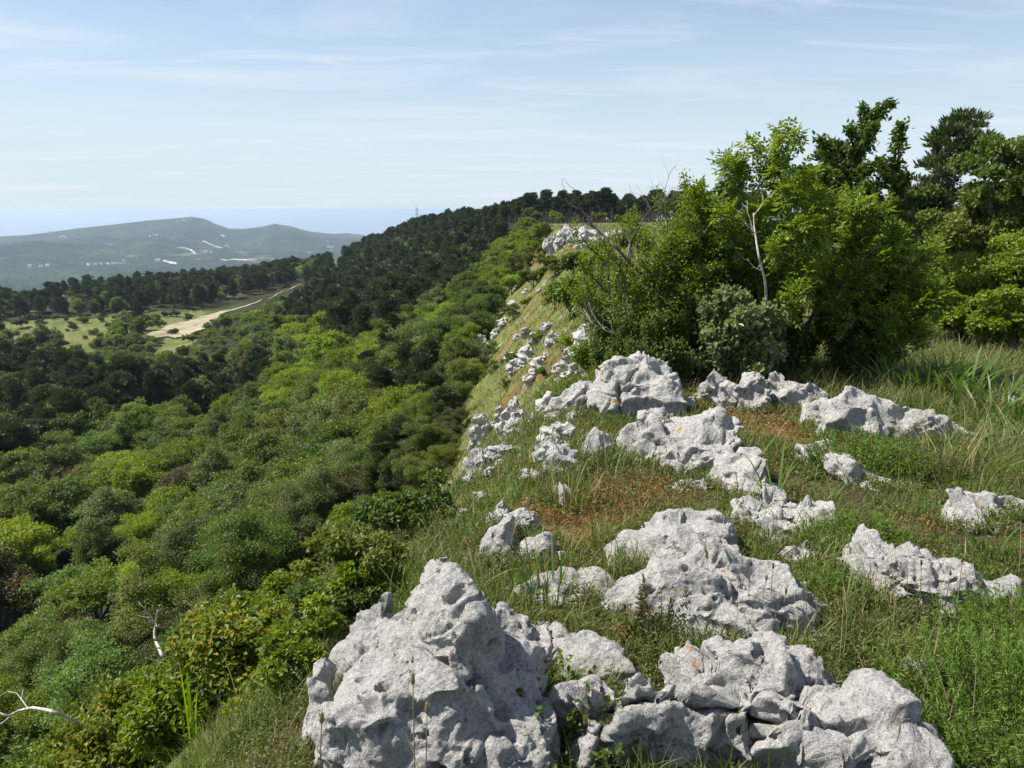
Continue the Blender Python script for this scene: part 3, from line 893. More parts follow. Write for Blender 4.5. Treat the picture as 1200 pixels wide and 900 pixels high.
def where(px, py):
    best = min(LANDMARKS, key=lambda L: (L[0] - px) ** 2 + 1.6 * (L[1] - py) ** 2)
    dx, dy = px - best[0], py - best[1]
    dist = math.hypot(dx, dy)
    if dist < 9: return 'at ' + best[2]
    a = math.degrees(math.atan2(-dy, dx)) % 360
    word = ['right of', 'above right of', 'above', 'above left of', 'left of', 'below left of', 'below', 'below right of'][int((a + 22.5) // 45) % 8]
    far = 'just ' if dist < 28 else ('' if dist < 60 else 'well ')
    return far + word + ' ' + best[2]

GROUPS = {}
def individual_trees():
    hts = np.array([SHAPES[s]['h'] for s in TSH]) * TS
    pine = np.array([s.startswith('pine') for s in TSH]); bush = TSH == 'bush'
    chosen = np.zeros(len(TX), bool)
    for m, cap in ((pine, 285), (~pine & ~bush, 285), (bush, 120)):
        k = np.nonzero(m & (SEEN >= 2))[0]
        chosen[k[np.argsort(-SEEN[k])][:cap]] = True
    used = {}
    for i in np.nonzero(chosen)[0]:
        px_h = hts[i] * F / TR[i]
        lod = 0 if TR[i] < 42 else 1 if TR[i] < 110 else 2 if TR[i] < 260 else 3
        crown, trunk = tree_meshes(TSH[i], TSP[i], lod)[:2]
        nm, cat = ('pine_tree', 'pine tree') if pine[i] else ('shrub', 'shrub') if bush[i] else ('broadleaf_tree', 'tree')
        e = empty(nm, (TX[i], TY[i], TZ[i]))
        e.rotation_euler = (0, 0, TROT[i]); e.scale = (TS[i], TS[i], TS[i] * (1 + .12 * math.sin(i)))
        link('crown', crown, e); link('trunk', trunk, e)
        size = 'large' if px_h > 130 else 'small' if px_h < 40 else ''
        form = {'round': 'rounded', 'wide': 'spreading', 'tall': 'upright', 'bush': 'low', 'pine': 'bushy', 'pine_cone': 'pointed', 'pine_bare': 'bare-stemmed'}[TSH[i]]
        colour = '' if form in ('bare-stemmed',) else COLW[TSP[i]]
        kind = 'pine' if pine[i] else 'shrub' if bush[i] else 'tree'
        lab = ' '.join(w for w in (size, form, colour, kind, where(CX[i], CY[i])) if w)
        used.setdefault(lab, []).append(e)
        tag(e, lab, cat, {'pine': 'pines of the wooded slope and plateau', 'tree': 'broadleaf trees of the wood below', 'shrub': 'shrubs on the edge of the wood'}[kind])
    # same look, same spot: the one that shows first / tallest in the row is told apart by its place among them
    ordn = ['leftmost', 'second', 'third', 'fourth', 'fifth', 'sixth', 'seventh', 'eighth', 'ninth', 'tenth']
    for lab, es in used.items():
        if len(es) > 1:
            es.sort(key=lambda e: project(np.array([e.location[0]]), np.array([e.location[1]]), np.array([e.location[2]]))[0][0])
            for k, e in enumerate(es):
                w = 'rightmost' if k == len(es) - 1 else ordn[k] if k < len(ordn) else ''
                e['label'] = (w + ' ' + lab).strip()
    return chosen
CHOSEN = individual_trees()

# the rest of the wood, past what one would count: one object
def build_forest():
    rest = np.nonzero(~CHOSEN & ((SEEN >= 1) | (TR < 650)))[0]
    kinds = {}
    coll = bpy.data.collections.new('forest_kinds')
    idx = np.zeros(len(rest), int)
    keys = []
    for j, i in enumerate(rest):
        lod = 1 if TR[i] < 90 else 2 if TR[i] < 230 else 3
        key = (TSH[i], TSP[i], lod)
        if key not in kinds:
            kinds[key] = len(kinds); keys.append(key)
        idx[j] = kinds[key]
    for n, key in enumerate(keys):
        _, _, a, b, cm, tm = tree_meshes(*key)
        mb = MB()
        for src, mi in ((a, 0), (b, 1)):
            off = mb.n
            for v, r in zip(src.V, src.R):
                mb.add(v, r=r)
            for q in src.Q:
                mb.Q.append(q + off); mb.QM.append(np.full(len(q), mi))
            for t in src.T:
                mb.T.append(t + off); mb.TM.append(np.full(len(t), mi))
        o = bpy.data.objects.new('kind_%03d' % n, mb.mesh('forest_tree', [cm, tm]))
        coll.objects.link(o)
    me = bpy.data.meshes.new('forest')
    me.vertices.add(len(rest))
    me.vertices.foreach_set('co', np.stack([TX[rest], TY[rest], TZ[rest]], 1).astype(np.float32).ravel())
    for nm, ty, val in (('kind', 'INT', idx.astype(np.int32)), ('size', 'FLOAT', TS[rest].astype(np.float32)), ('turn', 'FLOAT', TROT[rest].astype(np.float32))):
        a = me.attributes.new(nm, ty, 'POINT'); a.data.foreach_set('value', val)
    o = link('forest', me)
    tag(o, kind='stuff')
    ng = bpy.data.node_groups.new('forest_scatter', 'GeometryNodeTree')
    ng.interface.new_socket('Geometry', in_out='INPUT', socket_type='NodeSocketGeometry')
    ng.interface.new_socket('Geometry', in_out='OUTPUT', socket_type='NodeSocketGeometry')
    gi = ng.nodes.new('NodeGroupInput'); go = ng.nodes.new('NodeGroupOutput')
    ci = ng.nodes.new('GeometryNodeCollectionInfo'); ci.inputs['Collection'].default_value = coll
    ci.inputs['Separate Children'].default_value = True; ci.inputs['Reset Children'].default_value = True
    ip = ng.nodes.new('GeometryNodeInstanceOnPoints'); ip.inputs['Pick Instance'].default_value = True
    def attr(nm, ty):
        n = ng.nodes.new('GeometryNodeInputNamedAttribute'); n.data_type = ty; n.inputs['Name'].default_value = nm
        return n.outputs['Attribute']
    cb = ng.nodes.new('ShaderNodeCombineXYZ')
    L = ng.links.new
    L(gi.outputs[0], ip.inputs['Points']); L(ci.outputs[0], ip.inputs['Instance']); L(attr('kind', 'INT'), ip.inputs['Instance Index'])
    L(attr('turn', 'FLOAT'), cb.inputs[2]); L(cb.outputs[0], ip.inputs['Rotation']); L(attr('size', 'FLOAT'), ip.inputs['Scale'])
    L(ip.outputs[0], go.inputs[0])
    md = o.modifiers.new('scatter', 'NODES'); md.node_group = ng
    return o
forest = build_forest()
print('TREES', len(TX), 'individual', CHOSEN.sum(), 'seen', (SEEN > 1).sum(), 'meshes', len(_tree_cache))
# ------------------------------------------------------------------ limestone
def rock_mat(name, base, warm=0.5, lichen=.5, fs=1.0, bump=1.0):
    m, nt, out = newmat(name)
    tc = N(nt, 'ShaderNodeTexCoord'); P = tc.outputs['Object']
    oi = N(nt, 'ShaderNodeObjectInfo')
    va = N(nt, 'ShaderNodeVectorMath', operation='MULTIPLY_ADD')
    va.inputs[1].default_value = (1, 1, 1)
    cb = N(nt, 'ShaderNodeCombineXYZ')
    mu = N(nt, 'ShaderNodeMath', operation='MULTIPLY'); mu.inputs[1].default_value = 37.0
    nt.links.new(oi.outputs['Random'], mu.inputs[0])
    for k in range(3): nt.links.new(mu.outputs[0], cb.inputs[k])
    nt.links.new(P, va.inputs[0]); nt.links.new(cb.outputs[0], va.inputs[2]); P = va.outputs[0]
    def noise(sc, det, rough=.6, dist=0):
        n = N(nt, 'ShaderNodeTexNoise'); n.inputs['Scale'].default_value = sc * fs; n.inputs['Detail'].default_value = det; n.inputs['Roughness'].default_value = rough; n.inputs['Distortion'].default_value = dist
        nt.links.new(P, n.inputs['Vector']); return n.outputs[0]
    def mix(a, b, f, typ='MIX'):
        x = N(nt, 'ShaderNodeMixRGB', blend_type=typ)
        if isinstance(f, float): x.inputs[0].default_value = f
        else: nt.links.new(f, x.inputs[0])
        for s, v in ((1, a), (2, b)):
            if isinstance(v, tuple): x.inputs[s].default_value = (*v, 1)
            else: nt.links.new(v, x.inputs[s])
        return x.outputs[0]
    def band(v, lo, hi):
        r = N(nt, 'ShaderNodeMapRange', interpolation_type='SMOOTHSTEP'); r.inputs['From Min'].default_value = lo; r.inputs['From Max'].default_value = hi
        nt.links.new(v, r.inputs['Value']); return r.outputs[0]
    big, mid, fine, spk = noise(2.6, 5), noise(9, 7, .68, .4), noise(48, 6, .72), noise(150, 3, .6)
    b = base
    c = ramp(nt, [(.29, (b * .40, b * .39, b * .38)), (.42, (b * .92, b * .88, b * .82)), (.58, (b * 1.18, b * 1.13, b * 1.04)), (.76, (b * 1.42, b * 1.36, b * 1.25))])
    nt.links.new(fine, c.inputs[0]); col = c.outputs[0]
    col = mix(col, (b * .46, b * .47, b * .49), band(mid, .49, .62), 'MIX')       # grey lichen and weathering film
    col = mix(col, c.outputs[0], .32)
    col = mix(col, (b * 1.05, b * .88, b * .66), band(big, .56, .74), 'MIX')      # ochre tinted stone
    col = mix(col, c.outputs[0], 1 - .55 * warm)
    dk = band(spk, .585, .68)
    dm = N(nt, 'ShaderNodeMath', operation='MULTIPLY'); nt.links.new(dk, dm.inputs[0]); nt.links.new(band(mid, .42, .6), dm.inputs[1])
    col = mix(col, (.075, .075, .078), dm.outputs[0])                              # black lichen specks
    l1, l2 = noise(5.5, 3, .5), noise(30, 4)
    lm = N(nt, 'ShaderNodeMath', operation='MULTIPLY'); nt.links.new(band(l1, .70 - .05 * lichen, .76 - .05 * lichen), lm.inputs[0]); nt.links.new(band(l2, .44, .54), lm.inputs[1])
    col = mix(col, (.46, .235, .06), lm.outputs[0])                                # orange lichen
    vo = N(nt, 'ShaderNodeTexVoronoi'); vo.inputs['Scale'].default_value = 34 * fs; nt.links.new(P, vo.inputs['Vector'])
    bs = N(nt, 'ShaderNodeBsdfPrincipled'); bs.inputs['Roughness'].default_value = .88; bs.inputs['Specular IOR Level'].default_value = .25
    nt.links.new(col, bs.inputs['Base Color'])
    pit = band(vo.outputs['Distance'], .12, .34)
    b1 = N(nt, 'ShaderNodeBump'); b1.inputs['Strength'].default_value = .8 * bump; b1.inputs['Distance'].default_value = .014; nt.links.new(pit, b1.inputs['Height'])
    b2 = N(nt, 'ShaderNodeBump'); b2.inputs['Strength'].default_value = .9 * bump; b2.inputs['Distance'].default_value = .042; nt.links.new(fine, b2.inputs['Height']); nt.links.new(b1.outputs[0], b2.inputs['Normal'])
    b3 = N(nt, 'ShaderNodeBump'); b3.inputs['Strength'].default_value = .9 * bump; b3.inputs['Distance'].default_value = .006; nt.links.new(spk, b3.inputs['Height']); nt.links.new(b2.outputs[0], b3.inputs['Normal'])
    nt.links.new(b3.outputs[0], bs.inputs['Normal']); nt.links.new(bs.outputs[0], out.inputs[0])
    return m
M['rock'] = rock_mat('limestone', .475, .6, .6)
M['rock_white'] = rock_mat('limestone_pale', .51, .35, .2)
M['rock_slope'] = rock_mat('limestone_slope', .46, .8, .1)
M['rock_far'] = rock_mat('limestone_far', .36, .7, .0, .12, .5)

def at_dist(px, py, y):
    d = ray(px, py); t = y / d[1]
    return np.array([d[0] * t, y, EYE + d[2] * t])

def loft(mb, outline, tall, tf, tb, seed, lean=.0, wide=1.0):
    """closed body whose middle section, seen from the path, has the given outline; it tapers towards the front and the back"""
    g = np.random.default_rng(seed)
    tp = min(outline, key=lambda q: q[1])
    dt = ray(*tp)
    y = 4.0
    for _ in range(25):
        gh = hz(y / dt[1] * dt[0], y)
        y = .5 * y + .5 * min(9.0, max(1.4, (gh + tall - EYE) * dt[1] / dt[2]))
    P = np.array([at_dist(a, b, y) for a, b in outline])
    mx_ = (P[:, 0].min() + P[:, 0].max()) / 2
    P[:, 0] = mx_ + (P[:, 0] - mx_) * wide
    gz = height([P[:, 0].mean()], [y])[0] - .16
    P[:, 2] = np.maximum(P[:, 2], gz)
    nx = np.roll(P, -1, 0)
    seg = np.linalg.norm(nx - P, axis=1); per = seg.sum()
    pts = []
    for p, q, l in zip(P, nx, seg):
        k = max(1, int(round(l / per * 44)))
        pts += [p + (q - p) * i / k for i in range(k)]
    P = np.array(pts); n = len(P)
    z0 = P[:, 2].min(); cx = (P[:, 0].min() + P[:, 0].max()) / 2
    ts = np.array([-1, -.92, -.75, -.5, -.25, 0, .3, .6, .85, 1])
    rows = []
    ph = g.random(3) * 6
    for t in ts:
        s = max(.12, (1 - abs(t) ** 2.3)) ** .5 if t > 0 else 1 - .3 * abs(t) ** 3
        sz = s if t > 0 else max(.12, 1 - abs(t) ** 1.9 * .88)
        q = P.copy()
        q[:, 0] = cx + (P[:, 0] - cx) * (s * (1 + .06 * math.sin(3 * t + ph[0]))) + .05 * math.sin(2.3 * t + ph[1]) * (P[:, 0].max() - P[:, 0].min())
        q[:, 2] = z0 + (P[:, 2] - z0) * sz
        q[:, 1] = y + (t * (tf if t < 0 else tb)) + lean * (P[:, 2] - z0)
        rows.append(q)
    V = np.concatenate(rows)
    K = len(ts)
    i, j = np.meshgrid(np.arange(K - 1), np.arange(n), indexing='ij'); j2 = (j + 1) % n
    Q = np.stack([i * n + j, i * n + j2, (i + 1) * n + j2, (i + 1) * n + j], -1).reshape(-1, 4)
    ca, cb = V[:n].mean(0), V[-n:].mean(0)
    V = np.concatenate([V, [ca, cb]])
    jj = np.arange(n)
    T = np.concatenate([np.stack([(jj + 1) % n, jj, np.full(n, K * n)], 1), np.stack([(K - 1) * n + jj, (K - 1) * n + (jj + 1) % n, np.full(n, K * n + 1)], 1)])
    mb.add(V, Q, T)

def remesh(mb, voxel, mat):
    me = mb.mesh('tmp', mat)
    o = bpy.data.objects.new('tmp', me); COL.objects.link(o)
    md = o.modifiers.new('r', 'REMESH'); md.mode = 'VOXEL'; md.voxel_size = voxel; md.adaptivity = 0
    dg = bpy.context.evaluated_depsgraph_get()
    ev = o.evaluated_get(dg)
    m2 = ev.to_mesh()
    nv = len(m2.vertices)
    co = np.zeros(nv * 3, np.float32); m2.vertices.foreach_get('co', co); co = co.reshape(-1, 3).astype(float)
    nl = len(m2.loops); li = np.zeros(nl, np.int32); m2.loops.foreach_get('vertex_index', li)
    npo = len(m2.polygons); ls = np.zeros(npo, np.int32); lt = np.zeros(npo, np.int32)
    m2.polygons.foreach_get('loop_start', ls); m2.polygons.foreach_get('loop_total', lt)
    q = np.stack([li[ls[lt == 4] + k] for k in range(4)], 1)
    t = np.stack([li[ls[lt == 3] + k] for k in range(3)], 1) if (lt == 3).any() else np.zeros((0, 3), np.int64)
    ev.to_mesh_clear()
    bpy.data.objects.remove(o); bpy.data.meshes.remove(me)
    return co, q.astype(np.int64), t.astype(np.int64)

def normals(V, Q):
    nrm = np.cross(V[Q[:, 2]] - V[Q[:, 0]], V[Q[:, 3]] - V[Q[:, 1]])
    out = np.zeros_like(V)
    for k in range(4):
        for c in range(3):
            out[:, c] += np.bincount(Q[:, k], nrm[:, c], minlength=len(V))
    return norm(out)

def smooth(V, Q, it=1, lam=.5):
    for _ in range(it):
        acc = np.zeros_like(V); cnt = np.zeros(len(V))
        for k in range(4):
            a, b = Q[:, k], Q[:, (k + 1) % 4]
            for c in range(3):
                acc[:, c] += np.bincount(a, V[b, c], minlength=len(V))
            cnt += np.bincount(a, minlength=len(V))
        V = V * (1 - lam) + lam * acc / np.maximum(cnt, 1)[:, None]
    return V

def weather(V, Q, T, seed, size, voxel, facets=16, crack=.03, pits=0, lumps=.05, karren=0.0, crack_scale=3.2, fine=1.0, joints=5, chips=90):
    """turns a smooth body into dissolved limestone: cut faces, joints, runnels, solution pits"""
    g = np.random.default_rng(seed)
    kk = float(np.clip(size / .85, .3, 1.0)) if fine < 1.5 else 1.0
    lumps, crack, karren = lumps * kk, crack * kk, karren * kk
    crack_scale = crack_scale / kk ** .8
    off = g.random(3) * 40
    V = smooth(V, Q, 2)
    c = V.mean(0)
    ext = min(.6, float(np.sort(np.ptp(V, axis=0))[:2].mean()))
    V = V + normals(V, Q) * (.02 * ext)
    V0 = V.copy()
    Nn = normals(V, Q)
    big = facets * 2
    for k in range(big + chips):
        if k % 12 == 0: Nn = normals(V, Q)
        i = g.integers(len(V))
        if Nn[i, 2] < -.2: continue
        if k < big:
            n = norm(Nn[i] + g.normal(size=3) * .3); R = ext * g.uniform(.35, 1.0); dp = ext * g.uniform(.015, .075)
        else:
            n = norm(Nn[i] + g.normal(size=3) * .42); R = ext * g.uniform(.10, .26); dp = ext * g.uniform(.006, .022)
        q = V - V[i]
        r2 = (q ** 2).sum(1)
        m = r2 < (1.5 * R) ** 2
        ex = np.clip(q[m] @ n + dp, 0, .22 * ext)
        V[m] -= n * (ex * .96 * np.exp(-(r2[m] / R ** 2) ** 3))[:, None]
    D = V - V0; dl = np.linalg.norm(D, axis=1); lim = .12 * ext
    V = V0 + D * (lim * np.tanh(dl / lim) / np.maximum(dl, 1e-9))[:, None]
    if voxel:                                   # even out the stretched faces before the fine relief
        mb = MB(); mb.add(V, Q, T)
        V, Q, T = remesh(mb, voxel, M['rock'])
        V = smooth(V, Q, 1, .3)
    Nn = normals(smooth(V, Q, 10), Q)
    p = V + off
    V = V + Nn * (fbm(p * 2.4 / max(size, .3), 3) * .03 * size)[:, None]
    wp = p + .09 * np.stack([fbm(p * 3.5 + 9, 3), fbm(p * 3.5 + 31, 3), fbm(p * 3.5 + 57, 3)], 1)
    # beds and blocks: sharp steps between layers and between the blocks of a layer
    bx = norm(np.array([g.normal() * .35, g.normal() * .25, 1.0])); b1 = norm(np.cross(bx, [.3, 1, .1])); b2 = np.cross(bx, b1)
    U = np.stack([wp @ b1, wp @ b2, wp @ bx], 1)
    f1, f2, idc = worley(U * crack_scale * np.array([.8, .8, 2.3]))
    e = f2 - f1
    V = V + Nn * (lumps * 1.5 * (_feat[idc, 0] - .5) * sstep(0, .10, e) + lumps * .45 * (f1 - .5))[:, None]
    V = V - Nn * (crack * .55 * np.exp(-(e / .05) ** 2) * (_feat[idc, 1] > .45))[:, None]
    msk = np.clip(.5 + 1.4 * fbm(p * 1.9 + 3, 2), 0, 1)
    g1, g2, id2 = worley(U * crack_scale * np.array([2.2, 2.2, 4.5]) + 5)
    V = V + Nn * (lumps * (.5 * (_feat[id2, 1] - .5) * sstep(0, .14, g2 - g1) + .25 * (g1 - .5)) * (.35 + msk))[:, None]
    g1, g2, id2 = worley(wp * crack_scale * 6.5 + 2)
    V = V + Nn * (lumps * (.22 * (_feat[id2, 2] - .5) + .2 * (g1 - .5)) * (.5 + msk))[:, None]
    # joints: long thin seams running right through the block
    for k in range(joints):
        n = norm(g.normal(size=3) * np.array([1, .5, 1]))
        s = (V - c) @ n + fbm(p * 3 + k * 7, 3) * .06 * size
        d = g.uniform(-.35, .35) * size
        live = sstep(-.15, .15, pnoise(p * 1.6 + k * 11))
        wd = g.uniform(.005, .011) + .003
        V = V - Nn * (crack * g.uniform(.9, 1.7) * live * np.exp(-((s - d) / wd) ** 2))[:, None]
        V = V + Nn * (crack * .3 * g.uniform(-1, 1) * live * sstep(0, .012, s - d) * np.exp(-np.maximum(s - d, 0) / .12))[:, None]
    if karren:
        rdg = 1 - np.abs(fbm(wp * np.array([5, 5, 3.6]), 3)) * 2.4
        V = V + Nn * (karren * np.clip(rdg, -1, 1))[:, None]
        h1, h2, id3 = worley(wp * 5.6 + 3)
        V = V - Nn * (karren * 2.2 * np.clip(1 - h1 / .46, 0, 1) ** .6 * (_feat[id3, 2] > .5))[:, None]
    V = smooth(V, Q, 1, .4)
    for k in range(int(chips * 1.8)):
        if k % 25 == 0: Nn = normals(V, Q)
        i = g.integers(len(V))
        if Nn[i, 2] < -.3: continue
        n = norm(Nn[i] + g.normal(size=3) * .3); R = ext * g.uniform(.07, .24)
        q = V - V[i]; r2 = (q ** 2).sum(1); m = r2 < (1.4 * R) ** 2
        ex = np.clip(q[m] @ n + ext * g.uniform(.0, .012), 0, .12 * ext)
        V[m] -= n * (ex * .95 * np.exp(-(r2[m] / R ** 2) ** 3))[:, None]
    Nn = normals(V, Q)
    if pits:
        ids = g.choice(len(V), min(len(V), pits * 8), False)
        ids = ids[(Nn[ids, 1] < .35)][:pits]
        for i in ids:
            r = g.choice([.009, .012, .016, .021, .028], p=[.3, .3, .22, .12, .06])
            st = norm(g.normal(size=3)) ; k = g.uniform(1, 2.2)
            q = V - V[i]
            along = q @ st
            dd = np.sqrt(np.maximum(0, (q ** 2).sum(1) - along ** 2 * (1 - 1 / k ** 2)))
            near = dd < 2.5 * r
            dd = np.where(near, dd * (1 + .55 * pnoise(np.where(near[:, None], q, 0) * (.7 / r) + i)), dd)
            w = np.clip(1 - (dd / r) ** 2, 0, 1) ** .6
            V = V - Nn[i] * (w * r * g.uniform(1.8, 3.0))[:, None]
    p = V + off
    V = V + Nn * (fbm(p * 11, 4) * .012 * fine - np.abs(fbm(p * 30, 2)) * .007 * fine)[:, None]
    return V, Q, T

ROCK_XYZ = []
def rock(label, lobes, voxel=.012, seed=0, mat='rock', group=None, name='rock', wide=1.12, **kw):
    mb = MB()
    for k, l in enumerate(lobes):
        loft(mb, l[0], l[1], l[2], l[3], seed * 13 + k, l[4] if len(l) > 4 else .0, wide)
    V, Q, T = remesh(mb, voxel, M[mat])
    size = float(np.ptp(V, axis=0).max())
    V, Q, T = weather(V, Q, T, seed, size, voxel, **kw)
    ROCK_XYZ.append(V[::3])
    c = np.array([V[:, 0].mean(), V[:, 1].mean(), V[:, 2].min()])
    mb = MB(); mb.add(V - c, Q, T)
    o = link(name, mb.mesh(name, M[mat], True), loc=c)
    tag(o, label, 'rock', group)
    return o

RK = 'limestone rocks on the crest'
rock('largest pitted pale boulder, pierced by dark holes, lowest on the brink', [
    ([(350, 960), (356, 900), (362, 850), (392, 792), (440, 748), (466, 716), (478, 684), (510, 662), (545, 666), (576, 682), (604, 708), (628, 745), (640, 800), (610, 850), (575, 890), (560, 960)], 0.5, .62, .4),
    ([(350, 960), (357, 885), (398, 803), (452, 768), (520, 765), (570, 810), (570, 960)], 0.34, .4, .35),
    ([(590, 790), (590, 700), (640, 728), (690, 748), (738, 757), (742, 775), (705, 800), (665, 830), (600, 850)], 0.26, .3, .3),
    ([(470, 960), (480, 850), (520, 800), (580, 780), (612, 800), (604, 850), (560, 870), (545, 960)], 0.28, .22, .3)],
    voxel=.0072, seed=3, wide=1.0, joints=9, pits=190, lumps=.04, crack=.028, facets=12, group=RK)
rock('small jagged white block in front of the pitted boulder', [
    ([(540, 960), (545, 880), (575, 852), (595, 858), (620, 872), (645, 878), (655, 960)], 0.2, .16, .16)], voxel=.008, seed=5, lumps=.03, facets=8, karren=.008, group=RK)
rock('broad craggy boulder with orange lichen, fluted and hollowed, lowest on the path', [
    ([(650, 960), (662, 835), (690, 802), (760, 794), (802, 806), (850, 835), (868, 872), (860, 960)], 0.26, .18, .26),
    ([(757, 800), (752, 766), (800, 757), (850, 752), (872, 744), (905, 738), (950, 746), (980, 775), (988, 805), (960, 870), (880, 870), (800, 830)], 0.3, .3, .25),
    ([(935, 960), (940, 800), (985, 790), (1010, 803), (1050, 803), (1072, 812), (1118, 850), (1136, 880), (1120, 960)], 0.3, .4, .25),
    ([(860, 970), (882, 870), (903, 812), (932, 826), (958, 870), (985, 970)], 0.28, .2, .22),
    ([(1022, 970), (1040, 895), (1060, 868), (1086, 900), (1100, 970)], 0.2, .12, .14)],
    voxel=.0075, seed=8, wide=1.02, joints=10, pits=80, lumps=.055, crack=.05, facets=8, karren=.006, crack_scale=3.0, group=RK)
rock('large humped white boulder with a long dark seam, middle of the crest', [
    ([(713, 690), (716, 655), (724, 626), (760, 600), (800, 583), (832, 588), (856, 612), (850, 680)], 0.30, .4, .3),
    ([(735, 720), (745, 680), (790, 640), (850, 608), (885, 622), (905, 640), (935, 640), (948, 665), (975, 700), (990, 728), (970, 752), (900, 755), (840, 738), (790, 720)], 0.36, .48, .34)],
    voxel=.009, seed=12, wide=1.2, joints=8, pits=34, lumps=.035, crack=.035, facets=18, crack_scale=2.2, group=RK)
rock('low flat white slab beside the grass tuft, between two boulders', [
    ([(592, 720), (600, 674), (640, 668), (690, 660), (724, 668), (735, 692), (705, 725)], 0.12, .3, .22)], voxel=.012, seed=14, lumps=.04, crack=.035, facets=10, group=RK)
rock('knobbly white boulder with round solution hollows at the meadow side', [
    ([(978, 720), (983, 662), (1005, 638), (1030, 621), (1062, 629), (1068, 650), (1060, 720)], 0.22, .38, .25),
    ([(1040, 725), (1060, 640), (1090, 624), (1120, 646), (1150, 668), (1192, 692), (1196, 725)], 0.25, .4, .25)],
    voxel=.009, seed=17, wide=1.25, joints=7, pits=26, lumps=.05, crack=.045, karren=.018, facets=10, group=RK)
rock('shattered heap-like white rock with loose angular blocks behind the humped boulder', [
    ([(855, 635), (862, 588), (885, 574), (900, 580), (905, 640)], 0.17, .2, .2),
    ([(890, 630), (895, 570), (910, 565), (928, 578), (935, 620)], 0.18, .16, .2), ([(925, 640), (930, 590), (960, 588), (980, 592), (972, 625)], 0.12, .16, .2),
    ([(870, 650), (890, 610), (935, 612), (940, 640)], 0.1, .18, .2)], voxel=.011, seed=21, mat='rock_white', lumps=.06, crack=.05, facets=10, crack_scale=5, group=RK)
rock('fist-sized pale stone beside the humped boulder', [([(930, 665), (935, 640), (950, 631), (964, 640), (962, 665)], 0.08, .1, .1)], voxel=.01, seed=22, group=RK)
rock('long white tongue of rock pointing towards the meadow', [
    ([(930, 570), (933, 506), (950, 497), (972, 508), (990, 530), (985, 575)], 0.26, .25, .25),
    ([(975, 575), (980, 526), (1010, 531), (1050, 547), (1087, 562), (1080, 580)], 0.2, .34, .2)], voxel=.012, seed=25, mat='rock_white', lumps=.04, pits=8, facets=14, group=RK)
rock('tilted flat white slab rising from dry grass', [
    ([(812, 600), (838, 552), (850, 520), (878, 512), (900, 520), (902, 560), (880, 600)], 0.3, .6, .2)], voxel=.012, seed=28, mat='rock_white', lumps=.03, pits=10, facets=10, group=RK)
rock('big creviced grey-white rock above the dry grass', [
    ([(696, 585), (710, 536), (733, 500), (750, 477), (768, 480), (778, 500), (765, 570)], 0.34, .5, .3),
    ([(745, 575), (768, 505), (800, 483), (836, 479), (853, 492), (846, 520), (820, 560), (780, 572)], 0.34, .6, .3)],
    voxel=.0115, seed=31, lumps=.06, crack=.07, facets=12, crack_scale=3.0, group=RK)
rock('slanting layered grey boulder at the foot of the big bush', [
    ([(688, 520), (692, 470), (700, 446), (716, 425), (746, 418), (788, 420), (793, 436), (776, 456), (752, 482), (738, 520)], 0.48, .6, .4)], voxel=.012, seed=34, lumps=.06, crack=.06, facets=14, crack_scale=2.4, group=RK)
rock('shaded grey rock under the bush, nearest its left stems', [([(815, 490), (820, 446), (832, 430), (850, 428), (864, 442), (862, 490)], 0.38, .3, .3)], voxel=.012, seed=36, lumps=.06, crack=.05, group=RK)
rock('shaded rounded grey rock under the bush, middle of three', [([(852, 490), (858, 442), (878, 430), (902, 436), (908, 490)], 0.38, .3, .3)], voxel=.012, seed=38, lumps=.06, crack=.05, group=RK)
rock('shaded broad grey rock under the bush, towards the meadow', [([(890, 500), (896, 445), (912, 430), (942, 438), (962, 456), (956, 500)], 0.38, .35, .3)], voxel=.012, seed=40, lumps=.06, crack=.05, group=RK)
rock('pale low stone in front of the shaded grey rocks', [([(812, 495), (822, 466), (840, 457), (860, 460), (866, 495)], 0.16, .2, .2)], voxel=.012, seed=42, group=RK)
rock('long rounded rock half covered by a green dwarf shrub', [
    ([(950, 545), (965, 480), (982, 462), (1008, 455), (1040, 460), (1072, 470), (1102, 486), (1132, 512), (1140, 550)], 0.36, .3, .35)], voxel=.012, seed=44, lumps=.05, facets=12, group=RK)
rock('flat pale slab sunk in grass below the iris leaves', [([(1096, 630), (1112, 578), (1135, 570), (1200, 588), (1270, 610), (1280, 650)], 0.17, .35, .3)], voxel=.015, seed=46, mat='rock_white', lumps=.03, facets=8, group=RK)
rock('narrow upright grey block below the slanting layered boulder', [([(680, 590), (683, 508), (700, 499), (718, 510), (720, 590)], 0.22, .2, .2)], voxel=.014, seed=48, lumps=.05, group=RK)
rock('dark-faced upright rock on the very edge of the brink', [([(634, 590), (636, 522), (646, 508), (666, 504), (674, 522), (664, 590)], 0.24, .3, .3)], voxel=.016, seed=50, lumps=.07, crack=.06, group=RK)
rock('stepped pale rock on the edge below the upright dark-faced one', [([(640, 610), (648, 570), (660, 560), (672, 575), (668, 612)], 0.13, .2, .2)], voxel=.016, seed=51, lumps=.06, group=RK)
rock('white crumbled stone by the grass tuft behind the pitted boulder', [([(598, 665), (603, 640), (618, 632), (640, 622), (651, 632), (648, 668)], 0.12, .14, .14)], voxel=.011, seed=53, mat='rock_white', lumps=.05, karren=.015, group=RK)
rock('small white stone above the crumbled one, in dry grass', [([(640, 660), (650, 640), (662, 646), (668, 668)], 0.07, .08, .08)], voxel=.011, seed=55, mat='rock_white', lumps=.04, group=RK)
rock('weathered grey lump sunk in grass at the low end of the path', [([(1060, 800), (1068, 768), (1084, 761), (1098, 778), (1100, 800)], 0.09, .08, .08)], voxel=.01, seed=57, mat='rock_slope', lumps=.03, karren=.01, group=RK)
